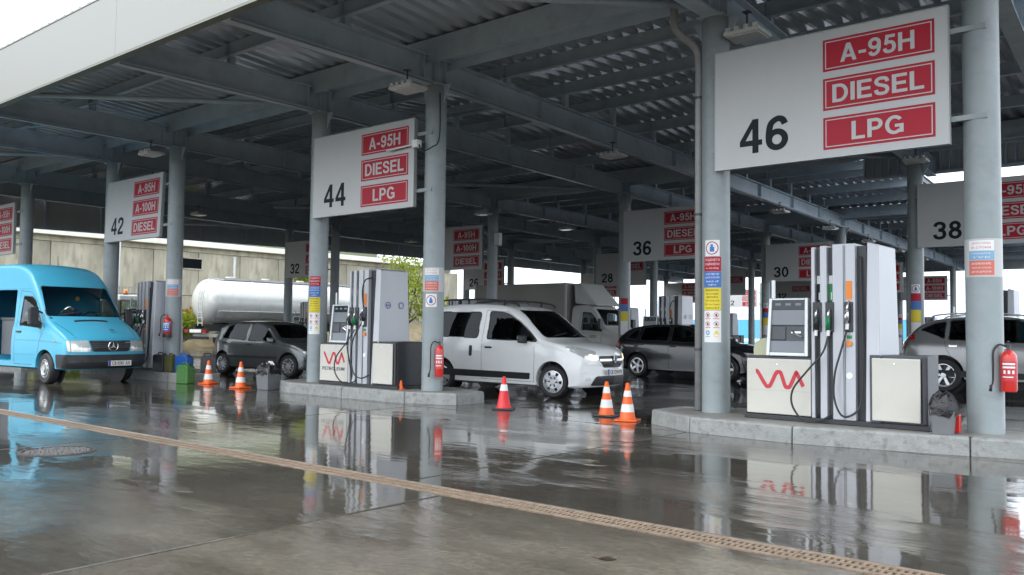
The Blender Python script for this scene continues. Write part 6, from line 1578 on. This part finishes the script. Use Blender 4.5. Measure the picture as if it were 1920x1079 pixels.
def leafy(root, blobs, n, size, m, seed, droop=0):
    rnd = random.Random(seed); mb = MB(); vol = [b[3] * b[4] * b[5] for b in blobs]; tot = sum(vol)
    for b, v in zip(blobs, vol):
        for _ in range(int(n * v / tot)):
            while True:
                p = Vector((rnd.uniform(-1, 1), rnd.uniform(-1, 1), rnd.uniform(-1, 1)))
                if .25 < p.length < 1 + rnd.uniform(-.1, .22): break
            c = Vector((b[0] + p.x * b[3], b[1] + p.y * b[4], b[2] + p.z * b[5])); s = size * rnd.uniform(.6, 1.3)
            u = Vector((rnd.gauss(0, 1), rnd.gauss(0, 1), rnd.gauss(0, 1) - droop)).normalized(); q = u.orthogonal().normalized(); q.rotate(Matrix.Rotation(rnd.uniform(0, 6.28), 3, u))
            k = u.cross(q) if not droop else q
            mb.add([c - q * s * .42, c + u * s * .5 - q * .0, c + q * s * .42, c + u * s * 1.25], [(0, 1, 2), (0, 3, 1), (1, 3, 2)][0:1] + [(0, 2, 3)])
    return mb.build('crown', m, root, fix=False)
def tree(label, loc, blobs, n, size, m, seed, trunk=.16, name='tree', cat='tree', group=None, droop=0, h=None):
    t = thing(name, label, cat, loc, 0, group); rnd = random.Random(seed + 50)
    mb = MB(); top = max(b[2] for b in blobs) if h is None else h
    mb.tube(catmull([(0, 0, 0), (rnd.uniform(-.1, .1), rnd.uniform(-.1, .1), top * .35), (rnd.uniform(-.2, .2), rnd.uniform(-.2, .2), top * .8)], 5), [trunk * (1 - .055 * i) for i in range(11)], 9)
    for b in blobs: mb.tube(catmull([(0, 0, top * .25), (b[0] * .5, b[1] * .5, (b[2] + top * .3) * .5), (b[0], b[1], b[2])], 4), [trunk * .5 * (1 - .08 * i) for i in range(9)], 6)
    mb.build('trunk', M_BARK, t, smooth=True); leafy(t, blobs, n, size, m, seed, droop); return t
tree('bright yellow green willow in front of the wall right of pump 44', (-46.0, 43.3, 0), [(0, 0, 3.4, 1.9, 2.0, 1.6), (.6, .6, 5.2, 1.5, 1.5, 1.5), (-.7, -.3, 6.3, 1.1, 1.2, 1.1), (1.3, 1.4, 2.6, 1.4, 1.4, 1.2), (-1.0, -1.0, 2.2, 1.2, 1.2, 1.0)], 3000, .19, L_A, 21, group='trees by the wall', droop=1.2)
tree('small light green tree above the tanker left of sign 32', (-50.5, 37.3, 1.2), [(0, 0, 3.2, .8, .8, 1.6), (.2, .2, 4.4, .55, .6, 1.0), (-.3, .3, 2.0, .8, .8, .9)], 2600, .17, L_A, 5, .1, group='trees by the wall')
tree('small tree peeping over the van roof at the left edge', (-50.0, 15.2, 1.0), [(0, 0, 3.0, 1.0, 1.1, 1.1), (.3, .5, 4.0, .7, .7, .7)], 1800, .18, L_A, 8, .1, group='trees by the wall')
for i, (x, y, z, s, m, lab) in enumerate(((-49.2, 25.3, .8, 1.2, L_A, 'yellow green bush between pump 42 and the tanker ladder'), (-48.6, 27.3, .4, 1.0, L_C, 'rusty brown bush low beside the tanker ladder'), (-47.4, 26.2, .2, .9, L_A, 'low bright green bush under the tanker end'),
        (-49.6, 20.6, .9, 1.1, L_B, 'green bush seen between the van and pump 42'), (-50.0, 30.8, .9, 1.1, L_A, 'pale bush behind the top of the tanker'), (-49.0, 43.0, .6, 1.3, L_B, 'dark green bush at the foot of the willow'), (-49.3, 22.4, .8, 1.0, L_A, 'yellow green bush behind the truck cab'))):
    tree(lab, (x, y, z), [(0, 0, .9 * s, 1.1 * s, 1.2 * s, .9 * s), (.4 * s, .8 * s, 1.5 * s, .7 * s, .7 * s, .6 * s), (-.3, -.8 * s, 1.2 * s, .8 * s, .7 * s, .7 * s)], 1500, .17, m, 30 + i, .05, 'bush', 'bush', 'bushes by the wall')

# far side: bright open ground, blue hoarding, hills with haze in their colour, lighting masts
t = thing('hoarding', 'long bright blue site hoarding far beyond the canopy', 'hoarding', (-62, 118, 0), R(-12))
mb = MB(); mb.box(-1.45, 1.45, -.04, .04, .2, 2.9); hm = mb.mesh('hoarding_panel', mat('hoarding_blue', (.09, .42, .66), .5, 0, .06, .5, rnd=.06))
for i in range(20): link('hoarding_panel', hm, t, loc=(3 * i, 0, 0))
mb = MB()
for i in range(21): mb.box(3 * i - 1.54, 3 * i - 1.46, .05, .13, 0, 2.9)
mb.build('posts', M_POST, t)
hs_ = MB(); nx, ny = 10, 30; rnd = random.Random(12)  # unseen slope added behind the wall to keep sky out of ground reflections
hs_.add([(WX - 3 - 60 * (i / nx), -40 + 92 * j / ny, 6.3 + 26 * (i / nx) ** .75 + (rnd.uniform(-1, 1.6) if i else 0)) for i in range(nx + 1) for j in range(ny + 1)], [(i * (ny + 1) + j, (i + 1) * (ny + 1) + j, (i + 1) * (ny + 1) + j + 1, i * (ny + 1) + j + 1) for i in range(nx) for j in range(ny)])
tag(hs_.build('unseen_hillside', mat('unseen_slope_scrub', (.085, .095, .05), .9, 0, .4, .25, .6, 2), smooth=True), kind='structure')
def ridge(name, d, az0, az1, h0, h1, col, seed):
    rnd = random.Random(seed); mb = MB(); n = 60; vs = []
    for i in range(n + 1):
        a = R(az0 + (az1 - az0) * i / n); hh = h0 + (h1 - h0) * (.5 + .28 * math.sin(i * .21 + seed) + .17 * math.sin(i * .53 + 2 * seed) + rnd.uniform(-.03, .03))
        for dd, z in ((d - 260, -2), (d - 90, hh * .6), (d, hh), (d + 400, -2)): vs.append((math.sin(a) * dd, math.cos(a) * dd, z))
    mb.add(vs, [(i * 4 + k, (i + 1) * 4 + k, (i + 1) * 4 + k + 1, i * 4 + k + 1) for i in range(n) for k in range(3)])
    tag(mb.build(name, mat(name + '_haze_tone', col, .95, 0, .05, .01), smooth=True), kind='structure')
ridge('hills', 1500, -75, 20, 22, 50, (.50, .53, .62), 3)  # distance haze is put into the pale base colours of both ridges
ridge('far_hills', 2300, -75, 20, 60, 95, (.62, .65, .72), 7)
for i, (x, y, lab) in enumerate(((-60, 92, 'slim lighting mast seen above the box truck'), (-47, 96, 'second lighting mast beyond the box truck, left of sign 28'))):
    t = thing('lighting_mast', lab, 'lamp post', (x, y, 0)); mb = MB(); mb.tube([(0, 0, 0), (0, 0, 9)] + [tuple(p) for p in catmull([(0, 0, 9), (.4, 0, 9.9), (1.8, 0, 10.2)], 5)][1:], .09, 8); mb.build('pole', M_POST, t, smooth=True)
    mb = MB(); mb.box(1.6, 2.4, -.15, .15, 10.1, 10.25); mb.build('lamp_head', M_LAMP, t, bevel=.03)

bpy.data.scenes.remove(BENCH)
